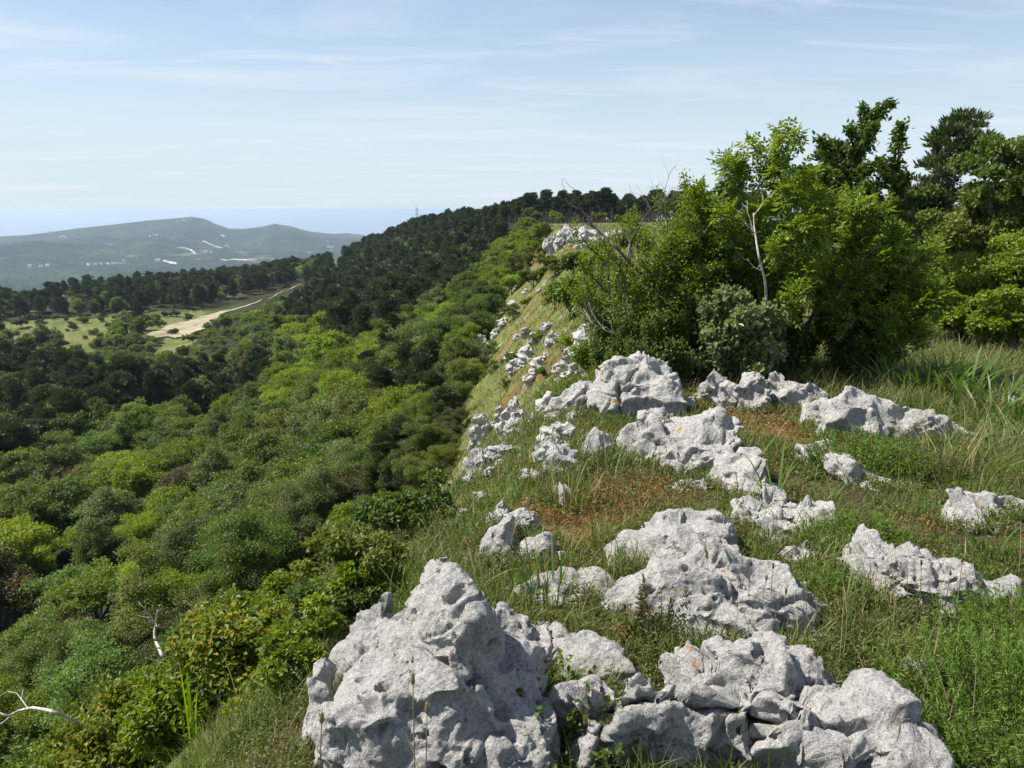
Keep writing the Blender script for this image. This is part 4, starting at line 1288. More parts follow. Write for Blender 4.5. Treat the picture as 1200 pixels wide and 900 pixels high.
rock('pale stone block just left of the pitted boulder', [([(352, 840), (356, 785), (374, 771), (394, 785), (392, 840)], 0.25, .15, .15)], voxel=.012, seed=59, lumps=.04, group=RK)
rock('grass-grown pale ledge on the steep side behind the pitted boulder', [([(380, 770), (395, 735), (428, 702), (456, 690), (458, 720), (420, 780)], 0.25, .3, .25)], voxel=.018, seed=61, lumps=.05, mat='rock_slope', group=RK)

rock('low pale ledge running out of the pitted boulder towards the bramble', [([(636, 800), (652, 754), (690, 741), (738, 754), (746, 800)], .15, .22, .2)], voxel=.010, seed=70, lumps=.05, group=RK)
rock('grey stone on the brink at the left rim of the dry grass', [([(556, 660), (572, 616), (598, 598), (616, 655)], .2, .2, .2)], voxel=.012, seed=71, lumps=.05, group=RK)
rock('pale stone wedged behind the big creviced rock', [([(768, 510), (778, 470), (814, 458), (834, 505)], .18, .2, .2)], voxel=.012, seed=72, lumps=.05, group=RK)
rock('grey block at the left end of the long rounded rock', [([(925, 510), (940, 470), (968, 461), (982, 510)], .26, .25, .2)], voxel=.012, seed=73, lumps=.05, group=RK)
rock('low white stone between the shattered rock and the knobbly boulder', [([(905, 665), (925, 636), (950, 640), (956, 668)], .09, .12, .12)], voxel=.010, seed=74, mat='rock_white', group=RK)
rock('broken grey ledge on the brink below the thicket', [([(640, 490), (652, 456), (682, 436), (700, 442), (704, 490)], .30, .4, .3)], voxel=.014, seed=75, lumps=.06, crack=.06, group=RK)
rock('low broken ledge joining the creviced rock to the tilted slab', [([(770, 590), (790, 560), (825, 548), (846, 590)], .14, .2, .2)], voxel=.012, seed=76, lumps=.05, group=RK)
rock('small pale stone at the foot of the tilted slab', [([(846, 615), (858, 592), (884, 590), (892, 615)], .1, .12, .12)], voxel=.010, seed=77, mat='rock_white', group=RK)

# ---- rocks strewn over the grass slope: six shapes, each stone an object
def rock_shape(seed, n=.055):
    mb = MB(); g = np.random.default_rng(seed)
    for k in range(3):
        c = np.array([g.uniform(-.25, .25), g.uniform(-.2, .2), g.uniform(-.1, .15)]) * (k > 0)
        s = np.array([g.uniform(.35, .5), g.uniform(.3, .45), g.uniform(.35, .55)]) * (1 if k == 0 else .7)
        th, ph = np.meshgrid(np.linspace(.05, pi - .05, 9), np.arange(12) / 12 * 2 * pi, indexing='ij')
        v = np.stack([np.sin(th) * np.cos(ph), np.sin(th) * np.sin(ph), np.cos(th)], -1).reshape(-1, 3) * s + c
        i, j = np.meshgrid(np.arange(8), np.arange(12), indexing='ij'); j2 = (j + 1) % 12
        q = np.stack([i * 12 + j, (i + 1) * 12 + j, (i + 1) * 12 + j2, i * 12 + j2], -1).reshape(-1, 4)
        nb = len(v)
        v = np.concatenate([v, [[c[0], c[1], c[2] + s[2]], [c[0], c[1], c[2] - s[2]]]])
        jj = np.arange(12)
        t = np.concatenate([np.stack([np.full(12, nb), jj, (jj + 1) % 12], 1), np.stack([np.full(12, nb + 1), 96 + (jj + 1) % 12, 96 + jj], 1)])
        mb.add(v, q, t)
    V, Q, T = remesh(mb, n, M['rock_far'])
    V, Q, T = weather(V, Q, T, seed, 1.0, n, facets=18, lumps=.11, crack=.12, crack_scale=2.4, karren=.02, fine=1.6, joints=4, chips=120)
    mb = MB(); mb.add(V, Q, T)
    return mb.mesh('rock', M['rock_far'], False)
RSH = [rock_shape(s) for s in (101, 102, 103, 104, 105, 106)]
SLOPE_ROCKS = [(602, 512, 44, 40), (567, 516, 30, 40), (560, 560, 24, 44), (642, 486, 44, 32), (652, 522, 42, 36), (612, 622, 40, 36), (640, 548, 34, 34), (692, 414, 36, 30), (672, 446, 34, 26), (590, 612, 30, 30), (700, 440, 28, 26), (586, 540, 40, 26),
    (622, 452, 26, 18), (632, 436, 20, 14), (606, 436, 22, 14), (648, 404, 18, 14), (560, 436, 14, 12), (575, 560, 22, 20), (620, 566, 26, 18),  # column, row of the foot, width, height in the photograph
    (588, 494, 16, 24), (604, 486, 11, 28), (576, 504, 18, 12), (558, 510, 13, 20), (601, 515, 14, 22), (561, 546, 8, 26), (553, 526, 10, 16), (591, 526, 14, 10),
    (626, 497, 20, 16), (670, 494, 16, 14), (591, 383, 12, 10), (577, 382, 8, 8), (581, 395, 10, 8), (563, 411, 14, 18), (573, 412, 12, 9),
    (619, 395, 14, 10), (628, 403, 10, 18), (641, 389, 12, 10), (618, 425, 20, 15), (599, 423, 14, 9), (701, 402, 18, 22), (671, 425, 18, 16), (660, 437, 20, 14),
    (655, 452, 14, 12), (691, 442, 20, 18), (617, 344, 10, 5), (632, 342, 8, 4), (600, 358, 10, 6), (577, 615, 14, 20), (619, 592, 10, 10),
    (588, 548, 16, 10), (610, 540, 14, 9), (552, 566, 20, 10), (541, 604, 26, 10), (566, 585, 22, 10), (640, 420, 9, 6), (605, 398, 9, 5), (650, 398, 10, 7),
    (660, 290, 30, 36), (690, 291, 40, 32), (714, 290, 28, 28), (648, 298, 18, 28), (676, 284, 30, 24), (668, 279, 20, 14), (688, 284, 22, 18), (708, 290, 14, 18), (722, 276, 16, 10), (676, 292, 10, 10), (698, 276, 14, 8)]
MEADOW_STONES = [(1085, 405, 17, 7), (1160, 413, 10, 5), (1192, 437, 12, 6)]
_g = np.random.default_rng(19)
_lab = {}
COMP = []
for k, (px, py, w, h) in enumerate(SLOPE_ROCKS + MEADOW_STONES):
    p = ground_hit(px, py)
    if p is None: continue
    f = project(*p)[2]
    sc = np.array([max(w, .75 * h) * 1.25, max(w, .75 * h) * _g.uniform(.9, 1.3), h * 1.25]) * f / F * (1.45 if 300 < py < 440 else 1.0)
    o = link('rock', RSH[k % 6], loc=p + np.array([0, sc[1] * .3, sc[2] * .16]))
    o.rotation_euler = (_g.uniform(-.25, .25), _g.uniform(-.25, .25), _g.random() * 6.28)
    o.scale = sc
    a = 'tiny' if w < 11 else 'small' if w < 17 else 'middling' if w < 24 else 'large'
    b = 'upright' if h > 1.2 * w else 'flat' if h < .6 * w else 'chunky'
    if k >= len(SLOPE_ROCKS):
        lab = ['whitest flat stone in the sunny meadow behind the iris leaves', 'pale flat stone in the meadow grass further from the bush', 'pale stone in the meadow at the frame edge'][k - len(SLOPE_ROCKS)]
        tag(o, lab, 'rock', 'stones in the meadow')
    else:
        if py < 300: lab = f'{a} {b} pale rock of the cliff outcrop on the far crest'
        else:
            l2 = [(563, 490, 'the forest edge midway down the slope'), (640, 482, 'the largest slope rock above the dry grass'), (575, 400, 'the forest edge high on the slope'), (625, 400, 'the middle of the upper grass slope'), (685, 415, 'the brink by the big bush'), (610, 350, 'the head of the grass slope'), (605, 605, 'the dry-grass edge of the brink'), (555, 560, 'the lower forest edge of the slope'), (600, 500, 'the rocky rib in mid slope')]
            b2 = min(l2, key=lambda q: (q[0] - px) ** 2 + (q[1] - py) ** 2)
            dx, dy = px - b2[0], py - b2[1]
            wd = 'at' if math.hypot(dx, dy) < 7 else ('left of' if dx < 0 else 'right of') if abs(dx) > abs(dy) else ('above' if dy < 0 else 'below')
            lab = f'{a} {b} pale rock {wd} {b2[2]}'
        _lab.setdefault(lab, []).append((px, o))
        tag(o, lab, 'rock', 'pale rocks strewn over the grass slope')
for lab, os_ in list(_lab.items()):
    if len(os_) == 1 and len(lab.split()) <= 10:
        o = os_[0][1]
        for sgn, wd in ((-1, 'left'), (1, 'right')):
            c = o.copy(); COL.objects.link(c)
            c.data = RSH[_g.integers(6)]
            f = _g.uniform(.45, .7)
            c.scale = (o.scale[0] * f * _g.uniform(.8, 1.2), o.scale[1] * f, o.scale[2] * f * _g.uniform(.7, 1.2))
            x = o.location.x + sgn * o.scale[0] * _g.uniform(.5, .8); y = o.location.y + _g.uniform(-.6, .6) * o.scale[1]
            c.location = (x, y, hz(x, y) + c.scale[2] * .22); c.rotation_euler = (_g.uniform(-.3, .3), _g.uniform(-.3, .3), _g.random() * 6.28)
            tag(c, f'lesser stone on the {wd} of the ' + lab, 'rock', 'pale rocks strewn over the grass slope')
for lab, os_ in _lab.items():
    if len(os_) > 1:
        os_.sort(key=lambda q: q[0])
        nm = ['leftmost', 'second', 'third', 'fourth', 'fifth']
        for k, (_, o) in enumerate(os_): o['label'] = (nm[k] if k < len(os_) - 1 else 'rightmost') + ' ' + lab

# height of the rocks over a fine grid, so that plants keep off them
_RG = .025
_rx0, _ry0, _rn, _rm = -1.6, 1.2, 300, 260
ROCKTOP = np.full((_rn, _rm), -9.0)
for v in ROCK_XYZ:
    i = np.floor((v[:, 0] - _rx0) / _RG).astype(int); j = np.floor((v[:, 1] - _ry0) / _RG).astype(int)
    k = (i >= 0) & (i < _rn) & (j >= 0) & (j < _rm)
    np.maximum.at(ROCKTOP, (i[k], j[k]), v[k, 2])
def on_rock(x, y, z, tol=.03):
    i = np.floor((np.asarray(x) - _rx0) / _RG).astype(int); j = np.floor((np.asarray(y) - _ry0) / _RG).astype(int)
    k = (i >= 0) & (i < _rn) & (j >= 0) & (j < _rm)
    t = ROCKTOP[np.clip(i, 0, _rn - 1), np.clip(j, 0, _rm - 1)]
    return k & (t > np.asarray(z) + tol)
# ------------------------------------------------------------------ plants near the path
M['grass'] = leaf_mat('grass_green', [(.045, .085, .014), (.085, .14, .024), (.125, .18, .035), (.2, .2, .07), (.32, .27, .13)], trans=.35, objvar=0)
M['grass_slope'] = leaf_mat('grass_slope', [(.07, .11, .025), (.115, .15, .035), (.165, .18, .055), (.26, .23, .1), (.38, .32, .18)], trans=.35, objvar=0)
M['dry'] = leaf_mat('dry_mat', [(.13, .055, .02), (.22, .11, .035), (.27, .18, .06), (.16, .17, .035), (.1, .13, .025)], trans=.25, objvar=0)
M['weed'] = leaf_mat('weed_leaves', [(.04, .07, .016), (.07, .115, .022), (.11, .14, .03), (.15, .11, .045), (.17, .075, .035)], trans=.3, objvar=0)
M['feather'] = leaf_mat('feathery_leaves', [(.075, .14, .018), (.115, .195, .026), (.165, .24, .04)], trans=.35, objvar=0)
M['iris'] = leaf_mat('iris_blades', [(.045, .1, .02), (.075, .15, .025), (.13, .2, .05)], trans=.4, objvar=0, rough=.4)
M['reed'] = leaf_mat('reed_blades', [(.1, .2, .015), (.15, .26, .02)], trans=.45, objvar=0, rough=.4)
M['bush_lime'] = leaf_mat('bush_lime', [(.075, .125, .014), (.135, .20, .02), (.2, .27, .03)], trans=.4, objvar=0)
M['bush_deep'] = leaf_mat('bush_deep', [(.045, .082, .014), (.075, .125, .022), (.115, .17, .03)], trans=.35, objvar=0)
M['ash'] = leaf_mat('ash_leaflets', [(.095, .16, .02), (.15, .225, .028), (.21, .285, .045)], trans=.4, objvar=0, rough=.42)
M['oak'] = leaf_mat('oak_pale', [(.10, .15, .05), (.17, .225, .085), (.25, .30, .14)], trans=.35, objvar=0, rough=.4)
M['yellow'] = leaf_mat('yellowing', [(.06, .11, .018), (.11, .17, .022), (.2, .22, .03), (.4, .31, .03)], trans=.4, objvar=0)
M['stalk'] = leaf_mat('dry_stalk', [(.16, .14, .07), (.3, .25, .14)], trans=.1, objvar=0)
M['seed'] = leaf_mat('seed_head', [(.2, .15, .08), (.34, .27, .16)], trans=.15, objvar=0)
M['darkseed'] = leaf_mat('plantain_head', [(.06, .04, .025), (.14, .1, .06)], trans=.05, objvar=0)
M['twig_brown'] = bark_mat('twig_brown', (.07, .045, .03), (.2, .14, .1), 60)

def perp(d, g):
    v = g.normal(size=3); v = v - d * (v @ d)
    return v / max(1e-6, np.linalg.norm(v))

def grow(mb, sites, g, p, d, length, rad, depth, kids, spread=.8, wander=.16, up=.1, shrink=.55, bare=.25, leafdepth=1, n=6, m=0, tip=None):
    """one branch with its side branches; twigs report where leaves sit"""
    pts = [np.array(p, float)]
    d = np.array(d, float); d /= np.linalg.norm(d)
    dirs = [d]
    for k in range(n):
        d = d + g.normal(size=3) * wander + np.array([0, 0, up])
        d /= np.linalg.norm(d)
        pts.append(pts[-1] + d * length / n); dirs.append(d)
    pts = np.array(pts)
    if tip is not None:
        pts = pts + (np.asarray(tip) - pts[-1]) * np.linspace(0, 1, n + 1)[:, None]
    tube(mb, pts, np.linspace(rad, rad * .35, n + 1), 5 if rad < .012 else 7, m)
    if depth <= leafdepth:
        for t in np.linspace(bare, 1, 7 if depth == 0 else 4):
            k = min(n, int(t * n)); sites.append((pts[k], dirs[k]))
    if depth > 0:
        c = kids[0]
        for i in range(c):
            t = bare + (1 - bare) * (i + g.random()) / c
            k = min(n - 1, int(t * n)); f = t * n - k
            q = pts[k] * (1 - f) + pts[min(n, k + 1)] * f
            nd = dirs[k] + perp(dirs[k], g) * spread * g.uniform(.6, 1.3)
            grow(mb, sites, g, q, nd, length * shrink * g.uniform(.7, 1.15) * (1.15 - .45 * t), rad * .48, depth - 1, kids[1:], spread, wander * 1.15, up, shrink, .15, leafdepth, 5, m)

def leaf_spray(mb, sites, g, per, L, W, m=0, spread=.05, droop=.1, fine=True, up=.9, bias=None):
    P = np.array([s[0] for s in sites]); D = np.array([s[1] for s in sites])
    P = np.repeat(P, per, 0); D = np.repeat(D, per, 0); n = len(P)
    P = P + g.normal(size=(n, 3)) * spread
    A = norm(D * .5 + g.normal(size=(n, 3)) * .8 + np.array([0, 0, -.05]))
    Nn = np.array([0, 0, up]) + g.normal(size=(n, 3)) * .45 + A * .1
    r = np.clip(np.repeat(g.random(len(sites)), per) * .5 + .5 * g.random(n), 0, 1)
    leaves(mb, P, A, Nn, L * g.uniform(.65, 1.25, n), W * g.uniform(.7, 1.2, n), .22, m, r, fine, droop)

def compound_spray(mb, sites, g, per, L, leaflet, m=0, pairs=3):
    P0 = np.array([s[0] for s in sites]); D0 = np.array([s[1] for s in sites])
    P0 = np.repeat(P0, per, 0); D0 = np.repeat(D0, per, 0); n = len(P0)
    A = norm(D0 * .55 + g.normal(size=(n, 3)) * .75 + np.array([0, 0, .1]))
    Nn = norm(np.array([0, 0, 1.0]) + g.normal(size=(n, 3)) * .35)
    B = norm(np.cross(A, Nn)); Nn = np.cross(B, A)
    LL = (L * g.uniform(.7, 1.2, n))[:, None]
    r0 = g.random(n)
    for k in range(pairs):
        t = .35 + .5 * k / max(1, pairs - 1)
        for s in (-1, 1):
            leaves(mb, P0 + A * LL * t - Nn * LL * .12 * t * t, A * .55 + B * s * .85 - Nn * .15, Nn, leaflet * g.uniform(.8, 1.1, n), leaflet * .42, .18, m, np.clip(r0 * .6 + .4 * g.random(n), 0, 1), True, .12)
    leaves(mb, P0 + A * LL * .9 - Nn * LL * .1, A, Nn, leaflet * g.uniform(.9, 1.2, n), leaflet * .45, .18, m, np.clip(r0 * .6 + .4 * g.random(n), 0, 1), True, .15)

def on_ground(px, y):
    """point on the ground under image column px at forward distance y"""
    d = ray(px, 450); x = d[0] / d[1] * y
    return np.array([x, y, hz(x, y)])

def plant(name, label, cat, base, stem_mb, leaf_mb, stem_mat, leaf_mat_, group=None, stem='stems', leaf='foliage'):
    e = empty(name, base)
    if stem_mb is not None and stem_mb.n: link(stem, stem_mb.mesh(stem, stem_mat, True), e)
    if leaf_mb is not None and leaf_mb.n: link(leaf, leaf_mb.mesh(leaf, leaf_mat_), e)
    return tag(e, label, cat, group)

BG = 'bushes and young trees on the crest'
def thicket(label, px, y, h, w, nst, kids, leafmat, per, L, W, seed, lean=(0, 0), fine=True, name='bush', up=.05, dep=.55, stem_mat='bark'):
    g = np.random.default_rng(seed)
    a, b, sites = MB(), MB(), []
    for k in range(nst):
        az = g.random() * 2 * pi; q = math.sqrt(g.random())
        p = np.array([cos(az) * q * w * .28, sin(az) * q * w * .22, -.06])
        dr = np.array([cos(az) * q * w * .5 / h + lean[0], sin(az) * q * dep * w / h + lean[1], 1.0])
        grow(a, sites, g, p, dr, h * g.uniform(.72, 1.0) * (1.05 - .25 * q), .012 + .006 * h, 2, kids, .75, .13, up, .42, .22, 1)
    leaf_spray(b, sites, g, per, L, W, fine=fine, spread=.035)
    return plant(name, label, 'bush', on_ground(px, y), a, b, M[stem_mat], M[leafmat], BG)

thicket('dense bush of tiny yellow-green leaves left of the forked pale trunk, on the brink', 785, 8.6, 2.0, 1.45, 27, (7, 5), 'bush_lime', 6, .034, .021, 1, lean=(-.06, 0))
thicket('dark small-leaved bush with a bare interior, behind the shaded grey rocks', 845, 8.9, 1.7, 1.4, 19, (7, 5), 'bush_deep', 6, .036, .023, 2)
thicket('low overhanging yellow-green bush at the left end of the thicket, over the drop', 742, 9.6, 1.25, .8, 12, (6, 5), 'bush_lime', 6, .034, .021, 3, lean=(-.2, 0))
thicket('deep green rounded undergrowth bush at the right foot of the thicket', 965, 8.6, 1.0, 1.2, 16, (6, 5), 'bush_deep', 6, .042, .027, 4)
thicket('low dark undergrowth bush at the left foot of the thicket', 760, 8.0, .75, 1.1, 16, (6, 5), 'bush_deep', 6, .034, .021, 6)
thicket('low bush over the brink below the dark leafless limb', 738, 8.9, .7, .9, 13, (6, 5), 'bush_lime', 6, .032, .02, 7, lean=(-.15, 0))
thicket('pale-leaved young oak bush with grey-green leaves in front of the thicket', 868, 7.9, 1.15, .85, 10, (6, 4), 'oak', 5, .062, .04, 5)

def sapling(label, px, y, stems, seed, leafmat, kind='ash', kids=(7, 5), per=2, L=.16, leaflet=.06, cat='young tree', bark='bark', shrink=.36, spread=.75, bare=.4):
    g = np.random.default_rng(seed)
    base = on_ground(px, y)
    a, b, sites = MB(), MB(), []
    for (tx, ty, yy, rad) in stems:
        tip = at_dist(tx, ty, yy) - base
        p0 = np.array([g.uniform(-.06, .06), g.uniform(-.05, .05), -.05])
        d = tip - p0; l = np.linalg.norm(d)
        grow(a, sites, g, p0, d / l, l, rad, 2, kids, spread, .09, .0, shrink, bare, 1, 9, 0, tip)
        sites.append((p0 + d, d / l))
    if kind == 'ash': compound_spray(b, sites, g, per, L, leaflet)
    else: leaf_spray(b, sites, g, per, L, L * .6, spread=.04)
    return plant('young_tree', label, cat, base, a, b, M[bark], M[leafmat], BG, 'trunk', 'crown')

sapling('slender ash sapling whose feathered tip stands highest left of the thicket', 905, 8.0, [(917, 178, 8.1, .024), (866, 204, 8.3, .017), (935, 245, 7.7, .016)], 11, 'ash', kids=(8, 4), shrink=.26)
sapling('leaning young ash with a dark bare stem, right half of the thicket', 915, 8.4, [(1008, 265, 8.3, .028), (965, 245, 8.9, .02), (1022, 305, 8.0, .016)], 12, 'ash', kids=(7, 4), shrink=.3)
sapling('small upright ash sapling at the meadow end of the thicket', 1025, 8.1, [(1062, 300, 8.2, .017), (1030, 315, 8.5, .014), (1078, 352, 7.9, .012)], 13, 'ash', kids=(8, 5), shrink=.34)
sapling('crooked young oak with an open top rising above all other trees', 1005, 12.5, [(1018, 146, 12.6, .05), (985, 195, 12.3, .035), (1046, 190, 12.9, .03), (960, 235, 12.0, .03), (1060, 240, 12.2, .03)], 14, 'bush_deep', 'oak', (10, 6), 8, .085, shrink=.25, bark='bark', bare=.3)
sapling('thin young ash between the dark bush and the pale-leaved oak', 850, 8.5, [(822, 252, 8.6, .015), (880, 250, 8.8, .015)], 15, 'ash', kids=(8, 4), shrink=.25)

# bare dead branches
def dead(label, name, pts, y, r0, r1, mat, twigs=6, seed=0, cat='dead branch', group=None, tw=.35):
    g = np.random.default_rng(seed)
    P = []
    for k, (a, b) in enumerate(pts):
        P.append(at_dist(a, b, y + .12 * math.sin(k * 1.7)))
    P = np.array(P)
    tt = np.linspace(0, len(P) - 1, 5 * len(P))
    Q = np.stack([np.interp(tt, np.arange(len(P)), P[:, k]) for k in range(3)], 1)
    Q[1:-1] = (Q[:-2] + Q[1:-1] * 2 + Q[2:]) / 4
    c = Q[0].copy(); Q = Q - c
    mb = MB(); tube(mb, Q, np.linspace(r0, r1, len(Q)), 7)
    for k in range(twigs):
        i = g.integers(len(Q) // 4, len(Q) - 1)
        d = norm(Q[min(i + 1, len(Q) - 1)] - Q[max(0, i - 1)])
        grow(mb, [], g, Q[i], d + perp(d, g) * .9, tw * g.uniform(.4, 1.1), max(r1 * .8, r0 * .3), 1, (2,), .7, .2, .02)
    o = link(name, mb.mesh(name, mat, True), loc=c)
    return tag(o, label, cat, group)

DG = 'dead branches'
dead('bent white dead branch arching out of the lower left shrubs', 'dead_branch', [(150, 885), (118, 862), (88, 845), (60, 833), (38, 829), (22, 833), (9, 840), (-8, 832)], 3.7, .011, .005, M['bark_dead'], 3, 1, group=DG, tw=.22)
dead('upright bleached dead stick standing out of the lower left canopy', 'dead_branch', [(222, 834), (212, 812), (200, 786), (190, 768), (181, 748), (182, 732), (185, 716)], 4.9, .017, .007, M['bark_dead'], 3, 2, group=DG, tw=.2)
dead('short broken grey stick between the bleached stick and the bent branch', 'dead_branch', [(190, 855), (175, 838), (160, 812), (154, 796)], 4.8, .012, .006, M['bark_pale'], 2, 3, group=DG, tw=.15)
dead('dark leafless limb reaching out of the thicket over the slope', 'dead_branch', [(792, 360), (762, 330), (738, 308), (722, 290), (706, 275), (690, 260)], 8.2, .024, .006, M['bark'], 12, 4, group=DG, tw=.55)
dead('forked bare limb rising beside the dark leafless one', 'dead_branch', [(735, 306), (738, 285), (748, 268), (758, 250), (772, 236)], 8.2, .013, .004, M['bark'], 7, 5, group=DG, tw=.4)
dead('grey bare branch curling low over the grass slope', 'dead_branch', [(770, 405), (735, 396), (710, 388), (695, 380), (684, 362)], 8.0, .012, .004, M['bark_pale'], 9, 6, group=DG, tw=.4)
dead('leafless twig standing against the sky above the thicket', 'dead_branch', [(782, 285), (780, 250), (778, 225), (786, 200)], 8.6, .007, .002, M['bark_pale'], 6, 7, group=DG, tw=.28)
dead('pale forked trunk without bark in front of the ash sapling', 'dead_branch', [(905, 415), (899, 372), (897, 330), (889, 300), (884, 268), (883, 250)], 7.7, .017, .006, M['bark_dead'], 4, 8, group=DG, tw=.35)
dead('dark dead twig lying over the pitted boulder', 'dead_branch', [(640, 775), (612, 764), (590, 752), (570, 742), (545, 734)], 2.25, .006, .002, M['bark'], 3, 9, group=DG, tw=.1)

# trees and shrubs behind the thicket
def stand_tree(kind, label, px, y, top_py, R, seed, mat, leaf, n, cat='tree', name='broadleaf_tree', base=.05, tmat='bark'):
    p = on_ground(px, y)
    h = at_dist(px, top_py, y)[2] - p[2]
    a, b = MB(), MB()
    if kind == 'pine':
        br = pine_crown(a, h, R, leaf, n, seed, base, flat=.2); pine_trunk(b, h, R, br, seed)
    else:
        c, rc = broad_crown(a, h, R, leaf, n, seed, base, K=60, fine=False); broad_trunk(b, h, R, c, seed, n=24)
    return plant(name, label, cat, p, b, a, M[tmat], mat, 'trees behind the thicket', 'trunk', 'crown')
stand_tree('pine', 'dark pine with a pointed ragged top between oak and maple', 1090, 27, 138, 1.7, 3, M['needle'], .2, 16000, 'pine tree', 'pine_tree', .05, 'bark_pine')
stand_tree('pine', 'dark pine half hidden behind the crooked oak', 958, 25, 176, 1.5, 4, M['needle'], .2, 14000, 'pine tree', 'pine_tree', .05, 'bark_pine')
stand_tree('pine', 'lower dark pine filling the gap under the pointed one', 1050, 24, 226, 1.5, 5, M['needle'], .2, 12000, 'pine tree', 'pine_tree', .0, 'bark_pine')
stand_tree('pine', 'small dark pine tip showing above the lime bush', 838, 40, 215, 1.2, 6, M['needle'], .22, 6000, 'pine tree', 'pine_tree', .0, 'bark_pine')
stand_tree('pine', 'far dark pine whose top just clears the thicket by the dead twig', 800, 60, 226, 2.2, 7, M['needle'], .26, 6000, 'pine tree', 'pine_tree', .0, 'bark_pine')
stand_tree('b', 'large dense maple-like tree with a rounded sunlit crown, tallest at the meadow edge', 1150, 20, 134, 1.55, 23, M['leaf_mid'], .12, 26000)
stand_tree('b', 'full-crowned tree cut by the frame beside the large maple-like one', 1212, 19, 138, 1.3, 24, M['leaf_mid'], .12, 20000)
stand_tree('b', 'dark rounded tree low behind the small ash sapling', 1110, 21, 215, 1.4, 25, M['leaf_olive'], .12, 16000)
for k, (px, y, tp, R, lab) in enumerate(((1150, 12.5, 266, .95, 'light green round shrub below the maple-like tree'), (1208, 12, 285, .9, 'light green shrub at the frame edge in the meadow'), (1098, 14, 306, .7, 'light green shrub behind the small ash sapling'),
                                         (1178, 10.8, 335, .55, 'low light green shrub in front of the round one'), (1120, 11.6, 338, .5, 'lowest light green shrub at the meadow rim'), (1072, 16, 330, .6, 'shaded shrub between thicket and meadow'))):
    stand_tree('b', lab, px, y, tp, R, 31 + k, M['bush_lime'], .062, 15000, 'shrub', 'shrub', -.05)
# shrubs at the head of the grass slope and along its rim
for k, (px, py, h, mat, lab) in enumerate((
        (650, 326, 1.8, 'leaf_olive', 'olive shrub at the top end of the grass slope'), (625, 338, 2.0, 'leaf_mid', 'small dark shrub where wood and grass slope meet'), (672, 322, 1.5, 'leaf_mid', 'rounded shrub below the pale cliff outcrop'),
        (692, 318, 1.4, 'leaf_bright', 'yellow-green shrub right below the pale cliff outcrop'), (668, 372, 1.6, 'leaf_mid', 'lone dark shrub on the upper grass slope'), (636, 302, 1.6, 'leaf_mid', 'shrub left of the pale cliff outcrop'),
        (655, 262, 2.2, 'leaf_mid', 'low shrub on top of the pale cliff outcrop'), (700, 262, 2.6, 'leaf_olive', 'olive shrub on the crest behind the outcrop'), (730, 270, 2.4, 'leaf_bright', 'yellow-green shrub on the crest right of the outcrop'),
        (612, 322, 3.0, 'leaf_olive', 'olive tree-like shrub on the upper forest edge'), (600, 345, 2.6, 'leaf_bright', 'yellow-green shrub on the upper forest edge'), (740, 300, 2.2, 'leaf_mid', 'shrub on the crest behind the bare limbs'))):
    p = ground_hit(px, py)
    if p is None: continue
    a, b = MB(), MB()
    c, rc = broad_crown(a, h, h * .62, .16, 5000, 60 + k, -.05, K=30); broad_trunk(b, h, h * .6, c, 60 + k)
    plant('shrub', lab, 'shrub', p, b, a, M['bark'], M[mat], 'shrubs about the grass slope', 'trunk', 'crown')

for k, (px, py, hpx, mat, lab) in enumerate((
        (186, 384, 9, 'leaf_mid', 'round dark bush alone at the wide end of the dirt track'), (160, 382, 8, 'leaf_olive', 'bush left of the wide end of the track'), (130, 384, 6, 'leaf_mid', 'bush in the middle of the meadow'),
        (97, 379, 7, 'leaf_mid', 'round bush on the upper rim of the meadow'), (148, 379, 9, 'leaf_grey', 'grey-green bush on the upper rim of the meadow'), (58, 410, 6, 'leaf_olive', 'bush on the lower rim of the meadow'),
        (58, 393, 6, 'leaf_mid', 'small bush at the left end of the meadow'), (76, 404, 4, 'leaf_mid', 'lowest tiny bush in the meadow'), (46, 378, 9, 'needle', 'flat-crowned pine at the upper left end of the meadow'), (26, 384, 9, 'needle', 'dark pine leaning at the left end of the meadow'),
        (203, 392, 6, 'leaf_grey', 'bush below the track'), (222, 401, 8, 'leaf_mid', 'bush between the two lower meadow tongues'), (193, 372, 6, 'leaf_rust', 'russet bush above the track'), (208, 371, 7, 'needle', 'broad dark pine above the track'), (175, 378, 8, 'leaf_olive', 'olive bush at the upper edge of the track'))):
    p = ground_hit(px, py)
    if p is None: continue
    h = hpx * project(*p)[2] / F * 1.1
    a, b = MB(), MB()
    c, rc = broad_crown(a, h, h * .75, .5, 1500, 160 + k, -.05, K=24); broad_trunk(b, h, h * .6, c, 160 + k)
    plant('shrub' if mat != 'needle' else 'pine_tree', lab, 'shrub' if mat != 'needle' else 'pine tree', p, b, a, M['bark'], M[mat], 'bushes about the light green meadow', 'trunk', 'crown')

